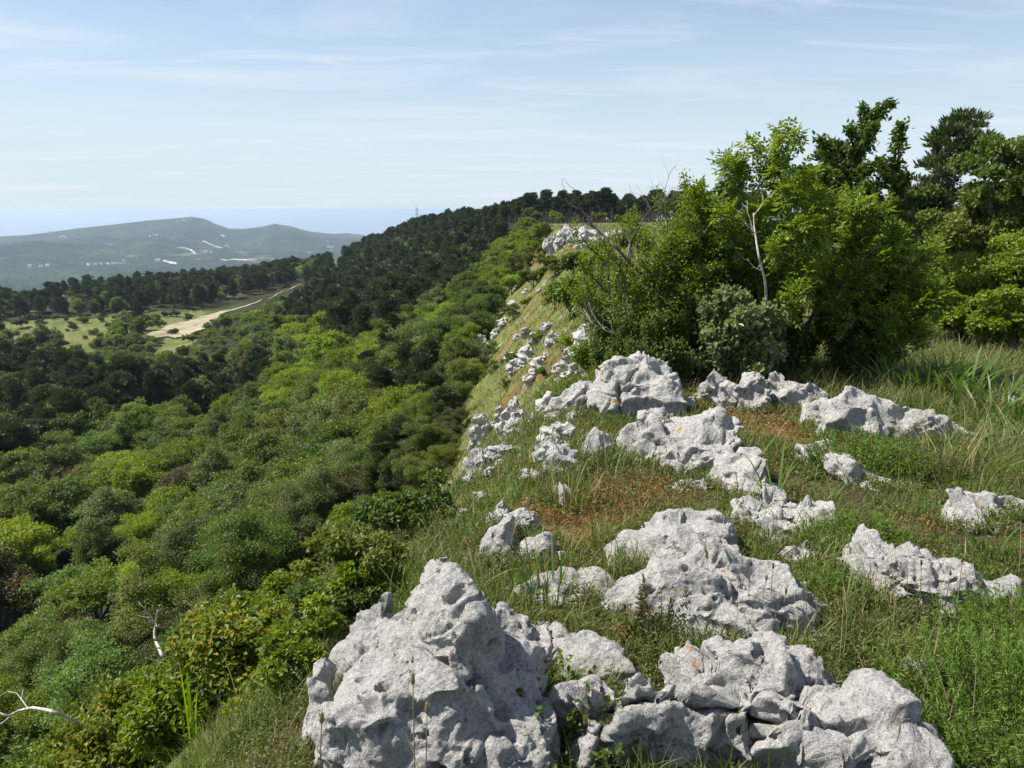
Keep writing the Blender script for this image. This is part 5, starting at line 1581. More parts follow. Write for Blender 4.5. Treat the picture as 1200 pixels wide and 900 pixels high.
_g3 = np.random.default_rng(63)
_tiny = []
for k in range(400):
    if len(_tiny) >= 26: break
    px, py = _g3.uniform(0, 235), _g3.uniform(373, 420)
    if not any(in_poly(np.array([px]), np.array([py]), q)[0] for q in MEADOWS[:3]): continue
    p = ground_hit(px, py)
    if p is None or np.hypot(p[0], p[1]) < 150: continue
    _tiny.append(p)
_tm = []
for k in range(3):
    a, b = MB(), MB()
    c, rc = broad_crown(a, 1.6, 1.15, .42, 700, 190 + k, -.1, K=16); broad_trunk(b, 1.6, 1.0, c, 190 + k)
    _tm.append((a.mesh('crown', M[('leaf_mid', 'leaf_olive', 'leaf_grey')[k]]), b.mesh('trunk', M['bark'])))
for k, p in enumerate(_tiny):
    e = empty('shrub', p); e.scale = (_g3.uniform(.6, 1.5),) * 3; e.rotation_euler = (0, 0, _g3.random() * 6)
    link('crown', _tm[k % 3][0], e); link('trunk', _tm[k % 3][1], e)
    tag(e, ('tiny mid-green', 'tiny olive', 'tiny grey-green')[k % 3] + ' shrublet dotted over the light green meadow', 'shrub', ('mid-green', 'olive', 'grey-green')[k % 3] + ' shrublets of the meadow')
_sm = []
for k in range(3):
    a, b = MB(), MB()
    c, rc = broad_crown(a, .8, .62, .085, 1500, 290 + k, -.15, K=18); broad_trunk(b, .8, .5, c, 290 + k)
    _sm.append((a.mesh('crown', M[('leaf_mid', 'leaf_olive', 'leaf_bright')[k]]), b.mesh('trunk', M['bark'])))
for k, (px, py, sc, wh) in enumerate(((575, 436, .9, 'at the forest edge below the slope middle'), (592, 456, .6, 'above the largest rocky rib'), (632, 402, .8, 'in the middle of the upper slope'),
        (602, 374, 1.6, 'high on the forest edge of the slope'), (650, 362, 1.5, 'near the head of the slope'), (614, 362, 1.3, 'under the head of the slope'), (580, 412, 1.0, 'on the forest edge of the upper slope'), (640, 444, .5, 'under the broken ledge of the brink'),
        (660, 412, .6, 'beside the brink rocks below the thicket'), (606, 430, .8, 'in mid slope left of the brink'))):
    p = ground_hit(px, py)
    if p is None: continue
    e = empty('shrub', p); e.scale = (sc,) * 3; e.rotation_euler = (0, 0, k * 1.7)
    link('crown', _sm[k % 3][0], e); link('trunk', _sm[k % 3][1], e)
    tag(e, ('little green', 'little olive', 'little yellow-green')[k % 3] + ' shrub ' + wh, 'shrub', 'shrubs about the grass slope')
# low bushes along the foot of the near grass slope
for k, (px, py, h, mat, lab) in enumerate((
        (345, 800, .26, 'bush_lime', 'low bush at the lower rim of grass nearest the pitted boulder'), (396, 736, .26, 'bush_deep', 'dark low bush on the grass rim left of the pitted boulder top'), (430, 692, .3, 'leaf_olive', 'olive low bush on the grass rim above the pitted boulder'),
        (458, 652, .42, 'bush_deep', 'dark bush on the grass rim where the wood begins'), (478, 626, .34, 'leaf_olive', 'olive bush among dry stalks on the grass rim'), (502, 598, .3, 'bush_lime', 'lime bush under the lowest slope rocks'),
        (440, 705, .2, 'bush_lime', 'small lime bush in the slope grass above the pitted boulder'), (520, 566, .35, 'bush_deep', 'dark bush by the dark gap under the slope'))):
    p = ground_hit(px, py)
    if p is None: continue
    f = project(*p)[2]
    a, b = MB(), MB()
    c, rc = broad_crown(a, h, h * .75, .010 + .0042 * f, 5200, 260 + k, -.1, K=26); broad_trunk(b, h, h * .6, c, 260 + k)
    plant('shrub', lab, 'shrub', p, b, a, M['bark'], M[mat], 'low bushes along the grass rim', 'trunk', 'crown')

# leafy shrubs on the steep side, lowest in the picture
for k, (px, py, h, w, mat, L, lab) in enumerate((
        (285, 868, .95, .8, 'yellow', .036, 'shrub with yellowing leaves beside the pitted boulder'), (210, 900, .75, .8, 'bush_lime', .034, 'low lime shrub under the upright bleached stick'),
        (330, 900, .6, .6, 'yellow', .034, 'twiggy shrub touching the foot of the pitted boulder'), (70, 935, .8, 1.0, 'bush_lime', .036, 'leafy shrub in the lower corner below the bent branch'),
        (140, 930, .7, .8, 'bush_deep', .05, 'dark leafy shrub at the root of the bent branch'), (5, 900, 1.0, 1.2, 'bush_deep', .055, 'dark shrub at the frame edge below the bent branch'),
        (250, 900, 1, .55, 'bush_lime', .042, 'lime shrub in front of the yellowing one'), (305, 900, 1, .7, 'bush_deep', .04, 'dark small shrub close by the pale stone block'), (180, 900, 1, .9, 'yellow', .034, 'yellow-flecked shrub behind the reed-like blades'),
        (345, 900, 1, .6, 'bush_lime', .035, 'small lime shrub on the ledge behind the pitted boulder'), (235, 900, 1, 1.0, 'bush_deep', .045, 'dark shrub between the bleached stick and the ledge'))):
    y = (4.4, 4.6, 3.3, 5.2, 5.0, 5.6, 3.7, 3.9, 3.8, 4.6, 5.6)[k]
    p = at_dist(px, 880, y)
    p[2] = hz(p[0], p[1])
    hh = float(np.clip(at_dist(px, (752, 842, 812, 880, 885, 868, 822, 800, 882, 752, 822)[k], y)[2] - p[2], .3, 2.2))
    g = np.random.default_rng(80 + k)
    a, b, sites = MB(), MB(), []
    for s in range(13):
        az = g.random() * 2 * pi; q = math.sqrt(g.random())
        grow(a, sites, g, [cos(az) * q * w * .3, sin(az) * q * w * .3, -.05], [cos(az) * q * .5 * w / hh, sin(az) * q * .5 * w / hh, 1], hh * g.uniform(.75, 1.05), .012, 2, (6, 4), .8, .14, .04, .36 if hh > 1.2 else .45, .3)
    leaf_spray(b, sites, g, 8, L, L * .55, spread=.035)
    plant('shrub', lab, 'shrub', p, a, b, M['twig_brown'], M[mat], 'leafy shrubs on the steep side')

# ------------------------------------------------------------------ herbs, single tufts
def herb(label, name, cat, pos, n, h, w, leaf, lw, per, mat, seed, stemmat='twig_brown', spread=.6, group='herbs among the rocks', sq=1.0):
    g = np.random.default_rng(seed)
    a, b = MB(), MB()
    P, A, = [], []
    for k in range(n):
        az = g.random() * 2 * pi; q = math.sqrt(g.random())
        base = np.array([cos(az) * q * w, sin(az) * q * w * sq, 0])
        base[2] = hz(pos[0] + base[0], pos[1] + base[1]) - pos[2] - .02
        d = norm(np.array([cos(az) * q * spread, sin(az) * q * spread, 1.0]) + g.normal(size=3) * .12)
        L = h * g.uniform(.6, 1.05) * (1.05 - .4 * q)
        t = np.linspace(0, 1, 5)[:, None]
        pts = base + d * L * t + np.array([cos(az), sin(az), 0]) * (t ** 2) * .12 * L * spread
        tube(a, pts, np.linspace(.0022, .0009, 5), 4)
        tt = g.uniform(.12, 1, per)
        for q2 in tt:
            i = int(q2 * 3.99); f = q2 * 4 - i
            P.append(pts[i] * (1 - f) + pts[i + 1] * f); A.append(d * .6 + g.normal(size=3) * .75)
    P, A = np.array(P), np.array(A)
    leaves(b, P, A, g.normal(size=P.shape) * .6 + np.array([0, 0, .8]), leaf * g.uniform(.6, 1.3, len(P)), lw * g.uniform(.7, 1.3, len(P)), .15, 0, None, leaf > .018)
    return plant(name, label, cat, pos, a, b, M['feather' if mat == 'feather' else stemmat], M[mat], group)
def gp(px, py, lift=0):
    p = ground_hit(px, py); p = p.copy(); p[2] += lift; return p
HC = 'herb'
herb('bushy feathery green herb filling the lower corner of the meadow side', 'herb', HC, gp(1175, 860), 210, .34, .30, .024, .0035, 55, 'feather', 1, sq=.9)
herb('feathery green herb behind the one in the lower corner', 'herb', HC, gp(1195, 770), 130, .28, .22, .024, .0035, 50, 'feather', 2)
herb('feathery herb clump in front of the long white tongue of rock', 'herb', HC, gp(1000, 640), 120, .2, .22, .022, .0035, 45, 'feather', 3)
herb('feathery herb clump left of the knobbly boulder', 'herb', HC, gp(965, 700), 80, .16, .14, .02, .003, 45, 'feather', 4)
_r11 = at_dist(1020, 500, 4.72); _r11[2] = hz(_r11[0], _r11[1])
herb('green dwarf shrub spreading over the long rounded rock', 'dwarf_shrub', 'dwarf shrub', _r11, 190, .36, .30, .02, .006, 55, 'feather', 5, sq=.5)
_r11b = at_dist(1085, 520, 4.8); _r11b[2] = hz(_r11b[0], _r11b[1])
herb('brownish dwarf shrub on the meadow end of the long rounded rock', 'dwarf_shrub', 'dwarf shrub', _r11b, 120, .26, .28, .016, .006, 40, 'weed', 6, sq=.5)
herb('leafy green bramble growing between the two lowest boulders', 'bramble', 'bramble', gp(655, 870), 42, .26, .15, .026, .016, 26, 'bush_deep', 7, spread=.9)
herb('brown dead twigs tangled under the bramble', 'dead_twigs', 'dead twigs', gp(640, 885), 46, .16, .13, .012, .004, 5, 'dry', 17, spread=1.6, group='dead branches')
herb('thin leafy sprigs leaning over the pitted boulder', 'bramble', 'bramble', gp(625, 800), 12, .3, .10, .02, .013, 16, 'bush_lime', 8, spread=.7)
herb('low dark green herb in front of the humped boulder', 'herb', HC, gp(800, 765), 110, .15, .26, .016, .006, 34, 'bush_deep', 9, sq=.6)
herb('tall leafy weed stalk before the seam of the humped boulder', 'herb', HC, gp(742, 745), 5, .34, .05, .022, .009, 40, 'weed', 10, spread=.2)
herb('leafy weed at the left foot of the humped boulder', 'herb', HC, gp(780, 740), 8, .22, .06, .02, .008, 28, 'weed', 11, spread=.4)
herb('small dark weed below the knobbly boulder', 'herb', HC, gp(1030, 735), 70, .13, .25, .014, .006, 30, 'weed', 12, sq=.5)
herb('green herb fringe at the root of the slanting layered boulder', 'herb', HC, gp(660, 470), 60, .3, .25, .03, .01, 30, 'feather', 13)
herb('bright herb growing from the rocky brink above the dark-faced rock', 'herb', HC, gp(700, 452), 70, .32, .3, .03, .012, 30, 'bush_lime', 14)
herb('reddish dry herb in the gap of the big creviced rock', 'herb', HC, gp(790, 478), 60, .2, .3, .02, .007, 30, 'dry', 15)

def blade_tuft(label, name, cat, pos, n, h, w, wd, bend, mat, seed, group):
    g = np.random.default_rng(seed)
    mb = MB()
    az = g.random(n) * 2 * pi; q = np.sqrt(g.random(n)) * w
    P = np.stack([np.cos(az) * q, np.sin(az) * q, np.zeros(n)], 1)
    P[:, 2] = height(P[:, 0] + pos[0], P[:, 1] + pos[1]) - pos[2] - .01
    hh = h * g.uniform(.55, 1.05, n)
    blades(mb, P, hh, wd * g.uniform(.7, 1.2, n), hh * bend * g.uniform(.3, 1.3, n), az + g.normal(size=n) * .6, 0, g.random(n))
    o = link(name, mb.mesh(name, M[mat], True), loc=pos)
    return tag(o, label, cat, group)
TG = 'single grass tufts and iris clumps'
blade_tuft('broad arching iris leaves in the sun at the edge of the meadow', 'iris_clump', 'iris clump', gp(1110, 468), 60, .62, .35, .030, .8, 'iris', 1, TG)
blade_tuft('broad dark iris leaves at the foot of the thicket', 'iris_clump', 'iris clump', gp(1060, 462), 46, .55, .3, .028, .7, 'iris', 2, TG)
blade_tuft('iris leaves nearest the frame edge, tips lit by the sun', 'iris_clump', 'iris clump', gp(1165, 490), 46, .55, .35, .028, .8, 'iris', 3, TG)
blade_tuft('short upright iris leaves beside the knobbly boulder', 'iris_clump', 'iris clump', gp(1160, 660), 14, .26, .06, .020, .5, 'iris', 4, TG)
blade_tuft('single stiff iris fan between the white slabs', 'iris_clump', 'iris clump', gp(905, 590), 12, .4, .06, .016, .6, 'iris', 5, TG)
blade_tuft('tall bright green grass tuft behind the pitted boulder', 'grass_tuft', 'grass tuft', gp(635, 705), 46, .34, .12, .007, .4, 'iris', 6, TG)
blade_tuft('bright reed-like blades rising before the upright bleached stick', 'grass_tuft', 'grass tuft', np.array([*at_dist(228, 900, 3.4)[:2], at_dist(228, 905, 3.4)[2]]), 7, .52, .035, .013, .12, 'reed', 7, TG)
blade_tuft('short bright reed-like blades at the root of the bent branch', 'grass_tuft', 'grass tuft', np.array([*at_dist(125, 915, 3.6)[:2], at_dist(125, 925, 3.6)[2]]), 7, .26, .04, .011, .2, 'reed', 8, TG)
blade_tuft('green grass tuft below the upright grey block on the brink', 'grass_tuft', 'grass tuft', gp(665, 590), 60, .3, .14, .007, .45, 'grass', 9, TG)
blade_tuft('long drooping grass tuft under the long rounded rock', 'grass_tuft', 'grass tuft', gp(1120, 560), 160, .5, .3, .006, 1.0, 'grass', 10, TG)
blade_tuft('long dark drooping grass at the frame edge below the iris', 'grass_tuft', 'grass tuft', gp(1185, 545), 170, .5, .35, .006, 1.0, 'grass', 11, TG)

def seed_stalk(label, pos, h, lean, head, hl, hr, seed):
    g = np.random.default_rng(seed)
    a, b = MB(), MB()
    t = np.linspace(0, 1, 6)[:, None]
    pts = np.array([0, 0, -.02]) + np.array([lean[0], lean[1], 1]) * h * t * np.array([1, 1, 1]) + np.array([lean[0], lean[1], 0]) * h * t ** 2 * .4
    tube(a, pts, np.linspace(.0022, .0014, 6), 5)
    d = norm(pts[-1] - pts[-2])
    hp = [pts[-1] + d * hl * k for k in (0, .2, .5, .8, 1)]
    tube(b, hp, [hr * .5, hr, hr * .95, hr * .6, hr * .15], 7)
    n = 40
    az = g.random(n) * 2 * pi; tq = g.random(n)
    B = np.stack([np.cos(az), np.sin(az), np.zeros(n)], 1)
    leaves(b, pts[-1] + d * hl * tq[:, None] + B * hr * .6, B * .7 + d, B, hl * .3, hr * .5, 0, 0)
    e = empty('seed_stalk', pos)
    link('stalk', a.mesh('stalk', M['stalk'], True), e); link('seed_head', b.mesh('seed_head', M[head], True), e)
    return tag(e, label, 'grass stalk', 'seed stalks among the rocks')
for k, (px, py, ypl, top, head, lab) in enumerate((
        (497, 925, 1.72, 835, 'seed', 'lighter of two pale seed heads before the pitted boulder'), (486, 925, 1.70, 800, 'seed', 'taller of two pale seed heads before the pitted boulder'), (372, 925, 1.75, 835, 'seed', 'seed head at the outer edge of the pitted boulder'),
        (857, 755, 2.72, 648, 'darkseed', 'dark plantain head, first before the humped boulder'), (873, 758, 2.7, 655, 'darkseed', 'dark plantain head, second before the humped boulder'), (898, 760, 2.7, 660, 'darkseed', 'dark plantain head, third before the humped boulder'),
        (912, 752, 2.7, 690, 'darkseed', 'short dark plantain head before the humped boulder'), (944, 762, 2.66, 676, 'darkseed', 'plantain head by the shaded end of the humped boulder'), (885, 765, 2.68, 676, 'darkseed', 'low plantain head between taller ones at the humped boulder'),
        (1075, 745, 2.75, 655, 'darkseed', 'plantain head before the middle of the knobbly boulder'), (1118, 742, 2.75, 655, 'darkseed', 'brown plantain head before the meadow end of the knobbly boulder'), (1102, 748, 2.72, 668, 'darkseed', 'short plantain head before the knobbly boulder'))):
    p = at_dist(px, py, ypl); g0 = hz(p[0], p[1]); p[2] = g0
    h = at_dist(px, top, ypl)[2] - g0
    seed_stalk(lab, p, max(.12, h), (_g.uniform(-.08, .08), _g.uniform(-.05, .05)), head, .035 if head == 'seed' else .022, .006 if head == 'seed' else .0042, k)

# ------------------------------------------------------------------ ground cover, uncountable
def polar_points(n, r0, r1, a0, a1, g, pw=1.0):
    r = r0 * (r1 / r0) ** (g.random(n) ** pw)
    th = np.radians(g.uniform(a0, a1, n))
    return r * np.sin(th), r * np.cos(th)

def stuff(name, mb, mat, smooth=True):
    return tag(link(name, mb.mesh(name, mat, smooth)), kind='stuff')

def ground_cover():
    g = np.random.default_rng(44)
    # grass between the rocks
    nc = 8200
    x, y = polar_points(nc, 1.45, 22, -30, 39, g)
    z = height(x, y)
    d, _, _ = brink(x, y)
    px, py, _ = project(x, y, z)
    dryz = np.zeros(nc, bool)
    for p in DRY: dryz |= in_poly(px, py, p)
    lush = fbm(p3(x / .8, y / .8, 12), 3)
    k = (d < 1.2) & ~(dryz & (g.random(nc) < .9)) & (g.random(nc) < np.clip(.75 + lush * .7, .18, 1))
    x, y, z, lush, r = x[k], y[k], z[k], lush[k], np.hypot(x[k], y[k])
    per = 17
    X = np.repeat(x, per) + g.normal(size=len(x) * per) * np.repeat(.018 + r * .008, per)
    Y = np.repeat(y, per) + g.normal(size=len(x) * per) * np.repeat(.018 + r * .008, per)
    R = np.repeat(r, per); LU = np.repeat(lush, per)
    Z = height(X, Y)
    k = ~on_rock(X, Y, Z, .02)
    X, Y, Z, R, LU = X[k], Y[k], Z[k], R[k], LU[k]
    n = len(X)
    tone = np.clip(.46 + .24 * g.normal(size=n) - .08 * LU + .16 * fbm(p3(X / 1.7, Y / 1.7, 5), 2) + .10 * sstep(7, 12, R), 0, 1)
    H = np.clip((.045 + .095 * np.clip(.4 + LU, 0, 1.2)) * g.lognormal(0, .35, n), .03, .4) * (1 + .35 * sstep(6, 12, R))
    mb = MB(); blades(mb, np.stack([X, Y, Z - .008], 1), H, .0028 * (.8 + R / 5) * g.uniform(.6, 1.3, n), H * g.uniform(.1, .9, n), None, 0, tone)
    nc = 2600                                   # thinner grass further round, beside the path
    x, y = polar_points(nc, 1.3, 14, 38, 82, g)
    x2, y2 = polar_points(700, 1.2, 3, -60, -28, g); x, y = np.concatenate([x, x2]), np.concatenate([y, y2])
    X = np.repeat(x, 16); Y = np.repeat(y, 16); R = np.hypot(X, Y)
    X = X + g.normal(size=len(X)) * (.03 + .012 * R); Y = Y + g.normal(size=len(X)) * (.03 + .012 * R); n = len(X)
    H = np.clip(.10 * g.lognormal(0, .4, n), .03, .3)
    blades(mb, np.stack([X, Y, height(X, Y) - .01], 1), H, .0035 * (.8 + R / 5), H * g.uniform(.1, .9, n), None, 0, np.clip(.45 + .24 * g.normal(size=n), 0, 1))
    tag(link('grass', mb.mesh('grass', M['grass'], True)), kind='stuff')
    # sun-dried mat of stonecrop and moss
    n = 330000
    x, y = polar_points(n, 2.0, 8.5, -10, 32, g)
    z0 = height(x, y, False)
    px, py, _ = project(x, y, z0)
    w = np.zeros(n); jn = fbm(p3(x / 1.1, y / 1.1), 3)
    for p in DRY: w = np.maximum(w, in_poly(px + g.normal(size=n) * 12 + 22 * jn, py + g.normal(size=n) * 7 + 12 * jn, p) * 1.0)
    nz = fbm(p3(x / .45, y / .45, 3), 3)
    w = np.maximum(w * np.clip(.8 + nz, 0, 1), .3 * (nz > .18) * (y < 7.5))
    k = g.random(n) < w * .85
    x, y = x[k], y[k]; z = height(x, y)
    k = ~on_rock(x, y, z, .0)
    x, y, z = x[k], y[k], z[k]; n = len(x)
    r = np.hypot(x, y)
    hgt = g.random(n) ** 2 * .07 * np.clip(.6 + fbm(p3(x / .12, y / .12), 2), .2, 1.5)
    tone = np.clip(.42 + .30 * fbm(p3(x / .35, y / .35, 7), 3) + g.normal(size=n) * .16, 0, 1)
    L = (.008 + .0028 * r) * g.uniform(.6, 1.4, n)
    mb = MB(); leaves(mb, np.stack([x, y, z + hgt], 1), g.normal(size=(n, 3)) + np.array([0, 0, .6]), g.normal(size=(n, 3)) + np.array([0, 0, .7]), L, L * .35, .1, 0, tone)
    stuff('dry_undergrowth', mb, M['dry'], False)
    # small leafy weeds everywhere low on the ground
    nc = 9000
    x, y = polar_points(nc, 1.5, 9, -22, 37, g)
    d, _, _ = brink(x, y)
    k = (d < 1.0) & (fbm(p3(x / .6, y / .6, 22), 3) > -.15)
    x, y = x[k], y[k]; per = 22
    r = np.hypot(x, y)
    X = np.repeat(x, per) + g.normal(size=len(x) * per) * np.repeat(.02 + .006 * r, per); Y = np.repeat(y, per) + g.normal(size=len(x) * per) * np.repeat(.02 + .006 * r, per)
    Z = height(X, Y); k = ~on_rock(X, Y, Z, .0)
    X, Y, Z = X[k], Y[k], Z[k]; R = np.hypot(X, Y); n = len(X)
    L = (.007 + .0022 * R) * g.uniform(.6, 1.4, n)
    tone = np.clip(.4 + .3 * fbm(p3(X / .5, Y / .5, 9), 2) + g.normal(size=n) * .2, 0, 1)
    mb = MB(); leaves(mb, np.stack([X, Y, Z + g.random(n) ** 1.6 * .085], 1), g.normal(size=(n, 3)) + np.array([0, 0, .35]), g.normal(size=(n, 3)) * .6 + np.array([0, 0, .9]), L, L * .5, .15, 0, tone)
    # what grows out from under the rocks
    top = ROCKTOP.copy(); rim = np.zeros_like(top, bool)
    occ = top > -5
    gx, gy = np.meshgrid(_rx0 + (np.arange(_rn) + .5) * _RG, _ry0 + (np.arange(_rm) + .5) * _RG, indexing='ij')
    occ &= top > height(gx.ravel(), gy.ravel(), False).reshape(top.shape) + .03
    nb = occ.copy()
    for _ in range(3):
        nb[1:] |= nb[:-1]; nb[:-1] |= nb[1:]; nb[:, 1:] |= nb[:, :-1]; nb[:, :-1] |= nb[:, 1:]
    ii = np.nonzero((nb & ~occ).ravel())[0]
    ii = np.repeat(ii, 7)
    X = gx.ravel()[ii] + g.uniform(-.5, .5, len(ii)) * _RG; Y = gy.ravel()[ii] + g.uniform(-.5, .5, len(ii)) * _RG
    sel = fbm(p3(X / .3, Y / .3, 51), 3) > -.2
    X, Y = X[sel], Y[sel]; Z = height(X, Y); R = np.hypot(X, Y); n = len(X)
    L = (.008 + .0022 * R) * g.uniform(.6, 1.5, n)
    tone = np.clip(.42 + .4 * fbm(p3(X / .4, Y / .4, 9), 2) + g.normal(size=n) * .22, 0, 1)
    leaves(mb, np.stack([X, Y, Z + g.random(n) ** 1.6 * .065], 1), g.normal(size=(n, 3)) + np.array([0, 0, .5]), g.normal(size=(n, 3)) * .6 + np.array([0, 0, .8]), L, L * .45, .15, 0, tone)
    stuff('undergrowth', mb, M['weed'], False)
    mb = MB(); k = g.random(n) < .45; m_ = int(k.sum())
    H = np.clip(.075 * g.lognormal(0, .4, m_), .03, .22)
    blades(mb, np.stack([X[k], Y[k], Z[k] - .01], 1), H, .0028 * (.8 + R[k] / 5) * g.uniform(.6, 1.3, m_), H * g.uniform(.1, .9, m_), None, 0, np.clip(.5 + .25 * g.normal(size=m_), 0, 1))
    stuff('grass_fringe', mb, M['grass'])
    # grass on the steep slope and along the crest
    nc = 17000
    x, y = polar_points(nc, 3.2, 125, -24, 14, g, .75)
    d, _, _ = brink(x, y)
    z = height(x, y); px, py, _ = project(x, y, z)
    r = np.hypot(x, y)
    k = (d > -3 - r * .12) & (d < 30) & ((px > forest_edge(py) - 60) | (r < 9)) & (px < 800) & (fbm(p3(x / 2.2, y / 2.2, 41), 3) > -.28) & ((d > .2) | (r > 9))
    x, y, r = x[k], y[k], r[k]; per = 13
    s = .03 + .012 * r
    X = np.repeat(x, per) + g.normal(size=len(x) * per) * np.repeat(s, per); Y = np.repeat(y, per) + g.normal(size=len(x) * per) * np.repeat(s, per)
    Z = height(X, Y); R = np.hypot(X, Y); n = len(X)
    tone = np.clip(.38 + .17 * g.normal(size=n) + .22 * fbm(p3(X / 6, Y / 6, 15), 3) + .15 * fbm(p3(X / 1.2, Y / 1.2), 2), 0, 1)
    H = np.clip(.14 * g.lognormal(0, .4, n) * np.clip(.75 + fbm(p3(X / .9, Y / .9, 31), 3), .35, 1.7), .04, .5) * (.6 + .9 * sstep(4, 40, R))
    mb = MB(); blades(mb, np.stack([X, Y, Z - .01], 1), H, .0035 * (.8 + R / 5.5) * g.uniform(.6, 1.3, n), H * g.uniform(.2, 1.0, n), None, 0, tone)
    # dry flowering stalks standing above the leaves
    n = 2600
    x, y = polar_points(n, 2.2, 40, -20, 36, g, .85)
    d, _, _ = brink(x, y); z = height(x, y); px, py, _ = project(x, y, z)
    k = (px > forest_edge(py) - 40) & (d < 20) & (fbm(p3(x / 1.6, y / 1.6, 61), 2) > -.05) & ~on_rock(x, y, z, .0)
    x, y, z = x[k], y[k], z[k]; n = len(x); R = np.hypot(x, y)
    H = g.uniform(.16, .36, n) * (1 + .3 * sstep(6, 25, R))
    blades(mb, np.stack([x, y, z - .01], 1), H, .0022 * (.8 + R / 5), H * g.uniform(.1, .5, n), None, 0, g.uniform(.78, 1, n))
    stuff('slope_grass', mb, M['grass_slope'])
    # meadow beyond the thicket
    nc = 5200
    x, y = polar_points(nc, 7.5, 34, 14, 42, g, .9)
    d, _, _ = brink(x, y)
    per = 14; r = np.hypot(x, y)
    X = np.repeat(x, per) + g.normal(size=nc * per) * np.repeat(.01 * r, per); Y = np.repeat(y, per) + g.normal(size=nc * per) * np.repeat(.01 * r, per)
    Z = height(X, Y); R = np.hypot(X, Y); n = len(X)
    tone = np.clip(.42 + .2 * g.normal(size=n) + .2 * fbm(p3(X / 2.5, Y / 2.5, 15), 3), 0, 1)
    H = np.clip(.17 * g.lognormal(0, .35, n), .06, .45)
    mb = MB(); blades(mb, np.stack([X, Y, Z - .01], 1), H, .0032 * (.8 + R / 6) * g.uniform(.6, 1.3, n), H * g.uniform(.2, .9, n), None, 0, tone)
    stuff('meadow_grass', mb, M['grass_slope'])
ground_cover()

# ------------------------------------------------------------------ mast on the ridge, things on the far hills
def flat_mat(name, col, rough=.7, metal=0):
    m, nt, out = newmat(name)
    tc = N(nt, 'ShaderNodeTexCoord'); nz = N(nt, 'ShaderNodeTexNoise'); nz.inputs['Scale'].default_value = 3; nt.links.new(tc.outputs['Object'], nz.inputs['Vector'])
    rp = ramp(nt, [(.3, tuple(c * .85 for c in col)), (.7, tuple(min(1, c * 1.1) for c in col))]); nt.links.new(nz.outputs[0], rp.inputs[0])
    bs = N(nt, 'ShaderNodeBsdfPrincipled'); bs.inputs['Roughness'].default_value = rough; bs.inputs['Metallic'].default_value = metal
    nt.links.new(rp.outputs[0], bs.inputs['Base Color']); nt.links.new(bs.outputs[0], out.inputs[0])
    return m
M['steel'] = flat_mat('galvanised_steel', (.32, .33, .34), .5, .3); M['plaster'] = flat_mat('white_plaster', (.78, .76, .72)); M['tiles'] = flat_mat('roof_tiles', (.36, .17, .11)); M['gravel_white'] = flat_mat('quarry_gravel', (.42, .4, .35), .95)

def mast(label, px, y, foot_z, h, w, arms, name='lattice_mast'):
    x = ray(px, 250)[0] / ray(px, 250)[1] * y
    e = empty(name, (x, y, foot_z))
    mb = MB()
    for sx, sy in ((-1, -1), (1, -1), (1, 1), (-1, 1)):
        tube(mb, [[sx * w, sy * w, 0], [sx * w * .35, sy * w * .35, h]], [w * .13, w * .09], 4)
    for k in range(9):
        z0, z1 = h * k / 9, h * (k + 1) / 9
        a, b = w * (1 - .65 * k / 9), w * (1 - .65 * (k + 1) / 9)
        for s in (-1, 1):
            tube(mb, [[-a * s, -a, z0], [b * s, -b, z1]], w * .07, 4); tube(mb, [[a, -a * s, z0], [b, b * s, z1]], w * .07, 4); tube(mb, [[-a, a * s, z0], [-b, -b * s, z1]], w * .07, 4)
    link('tower', mb.mesh('tower', M['steel']), e)
    for zz, l in arms:
        am = MB(); tube(am, [[-l, 0, zz * h], [l, 0, zz * h]], w * .12, 4); tube(am, [[-l, 0, zz * h - .06 * h], [-l, 0, zz * h + .05 * h]], w * .2, 5); tube(am, [[l, 0, zz * h - .06 * h], [l, 0, zz * h + .05 * h]], w * .2, 5)
        link('antenna_arm', am.mesh('antenna_arm', M['steel']), e)
    tp = MB(); tube(tp, [[0, 0, h * .97], [0, 0, h * 1.16]], w * .12, 4)
    link('antenna_rod', tp.mesh('antenna_rod', M['steel']), e)
    return tag(e, label, 'mast')
_mx = ray(488, 250)[0] / ray(488, 250)[1] * 440
mast('thin lattice mast standing on the wooded ridge against the sea', 488.5, 440, hz(_mx, 440), 13.5, .42, ((.9, .75), (.72, .6)))

def hill_hit(px, py):
    d = ray(px, py); t = np.linspace(2400, 8500, 6000)
    th = np.full(len(t), math.atan2(d[0], d[1])); r = np.hypot(d[0], d[1]) * t
    u = np.nonzero(EYE + d[2] * t < hills_h(th, r))[0]
    if len(u) == 0: return None
    return d * t[u[0]] + np.array([0, 0, EYE])
for px, py, h, lab in ((223.5, 257, 36, 'tall transmitter mast on the main far summit'), (220, 257.5, 18, 'short mast left of the tall transmitter on the far summit')):
    p = hill_hit(px, py + .8)
    if p is not None: mast(lab, px, p[1], p[2] - 1, h, 2.0, ((.8, 3.0),), 'transmitter_mast')

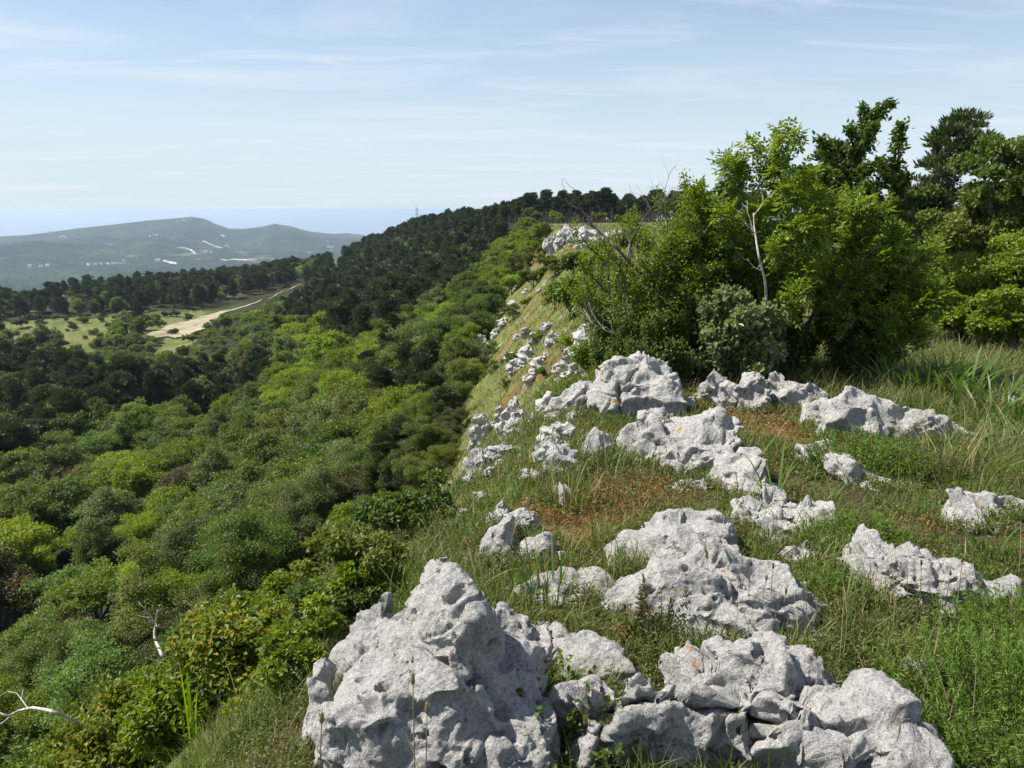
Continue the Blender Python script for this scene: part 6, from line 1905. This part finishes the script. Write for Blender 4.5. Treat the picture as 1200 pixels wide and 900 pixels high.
def far_house(label, px, py, s, g):
    p = hill_hit(px, py)
    if p is None: return
    e = empty('house', p); e.rotation_euler = (0, 0, g.uniform(-.6, .6))
    L, Wd, H = 13 * s, 9 * s, 6.5 * s
    a, b = MB(), MB()
    V = [(x, y, z) for z in (-2, H) for y in (-Wd / 2, Wd / 2) for x in (-L / 2, L / 2)]
    a.add(V, [(0, 1, 5, 4), (3, 2, 6, 7), (2, 0, 4, 6), (1, 3, 7, 5)])
    a.add([(-L / 2, -Wd / 2, H), (-L / 2, Wd / 2, H), (-L / 2, 0, H + 2.2 * s), (L / 2, -Wd / 2, H), (L / 2, Wd / 2, H), (L / 2, 0, H + 2.2 * s)], None, [(0, 2, 1), (3, 4, 5)])
    o = .5 * s
    b.add([(-L / 2 - o, -Wd / 2 - o, H - .3), (L / 2 + o, -Wd / 2 - o, H - .3), (L / 2 + o, 0, H + 2.4 * s), (-L / 2 - o, 0, H + 2.4 * s), (L / 2 + o, Wd / 2 + o, H - .3), (-L / 2 - o, Wd / 2 + o, H - .3)], [(0, 1, 2, 3), (3, 2, 4, 5)])
    link('wall', a.mesh('wall', M['plaster']), e); link('roof', b.mesh('roof', M['tiles']), e)
    tag(e, label, 'house', 'houses scattered over the far hills')
_g = np.random.default_rng(9)
_spots = [('on the left shoulder of the main far hill', [(58, 272.5), (62, 272.2), (71, 278.5), (74, 277.8), (77, 279)]), ('below the main far summit', [(214, 258.5), (217, 259), (209, 260), (176, 277), (184, 276.5), (180, 276)]),
          ('in the valley under the main far hill', [(104, 311), (112, 310.5), (118, 310), (127, 309.5), (134, 309), (145, 306), (35, 313), (48, 313.5), (56, 312), (186, 305.5), (183, 306)]),
          ('right of the winding white road', [(265, 289), (268, 290), (241, 296), (248, 296.5)]), ('on the plain below the second far hill', [(385, 290), (388, 290.5), (391, 289.5), (362, 297)])]
_o = ['leftmost', 'second', 'third', 'fourth', 'fifth', 'sixth', 'seventh', 'eighth', 'ninth', 'tenth', 'last']
for where_, pts in _spots:
    for k, (px, py) in enumerate(sorted(pts)):
        far_house(f'{_o[k] if k < len(pts) - 1 else "rightmost"} tiny white house {where_}', px, py, _g.uniform(.8, 1.3), _g)

def hill_strip(name, pts, w):
    P = [hill_hit(*q) for q in pts]; P = np.array([p for p in P if p is not None])
    if len(P) < 2: return
    tt = np.linspace(0, len(P) - 1, 40)
    Q = np.stack([np.interp(tt, np.arange(len(P)), P[:, k]) for k in range(3)], 1)
    wd = w * (.6 + .6 * np.random.default_rng(len(pts)).random(40))
    up = np.array([0, 1.0, 0]) ; rows = []
    for k in (-1, -.33, .33, 1):
        R = Q + up * (wd * k * 5)[:, None]
        R[:, 2] = hills_h(np.arctan2(R[:, 0], R[:, 1]), np.hypot(R[:, 0], R[:, 1])) + 1.5
        rows.append(R)
    V = np.stack(rows, 1).reshape(-1, 3)
    i, j = np.meshgrid(np.arange(39), np.arange(3), indexing='ij')
    mb = MB(); mb.add(V, np.stack([i * 4 + j, i * 4 + j + 1, (i + 1) * 4 + j + 1, (i + 1) * 4 + j], -1).reshape(-1, 4))
    tag(link(name, mb.mesh(name, M['gravel_white'], True)), kind='structure')
hill_strip('road', [(238, 283), (243, 285), (250, 288), (256, 290), (261, 290.5)], 3.2)
hill_strip('road', [(208, 290), (218, 291), (224, 293), (229, 298)], 2.2)
hill_strip('road', [(192, 305), (198, 307), (207, 309)], 3)
hill_strip('road', [(258, 304), (290, 304.5), (322, 304)], 2)
hill_strip('quarry', [(259, 275.5), (261, 276.5), (263, 277.5)], 5)
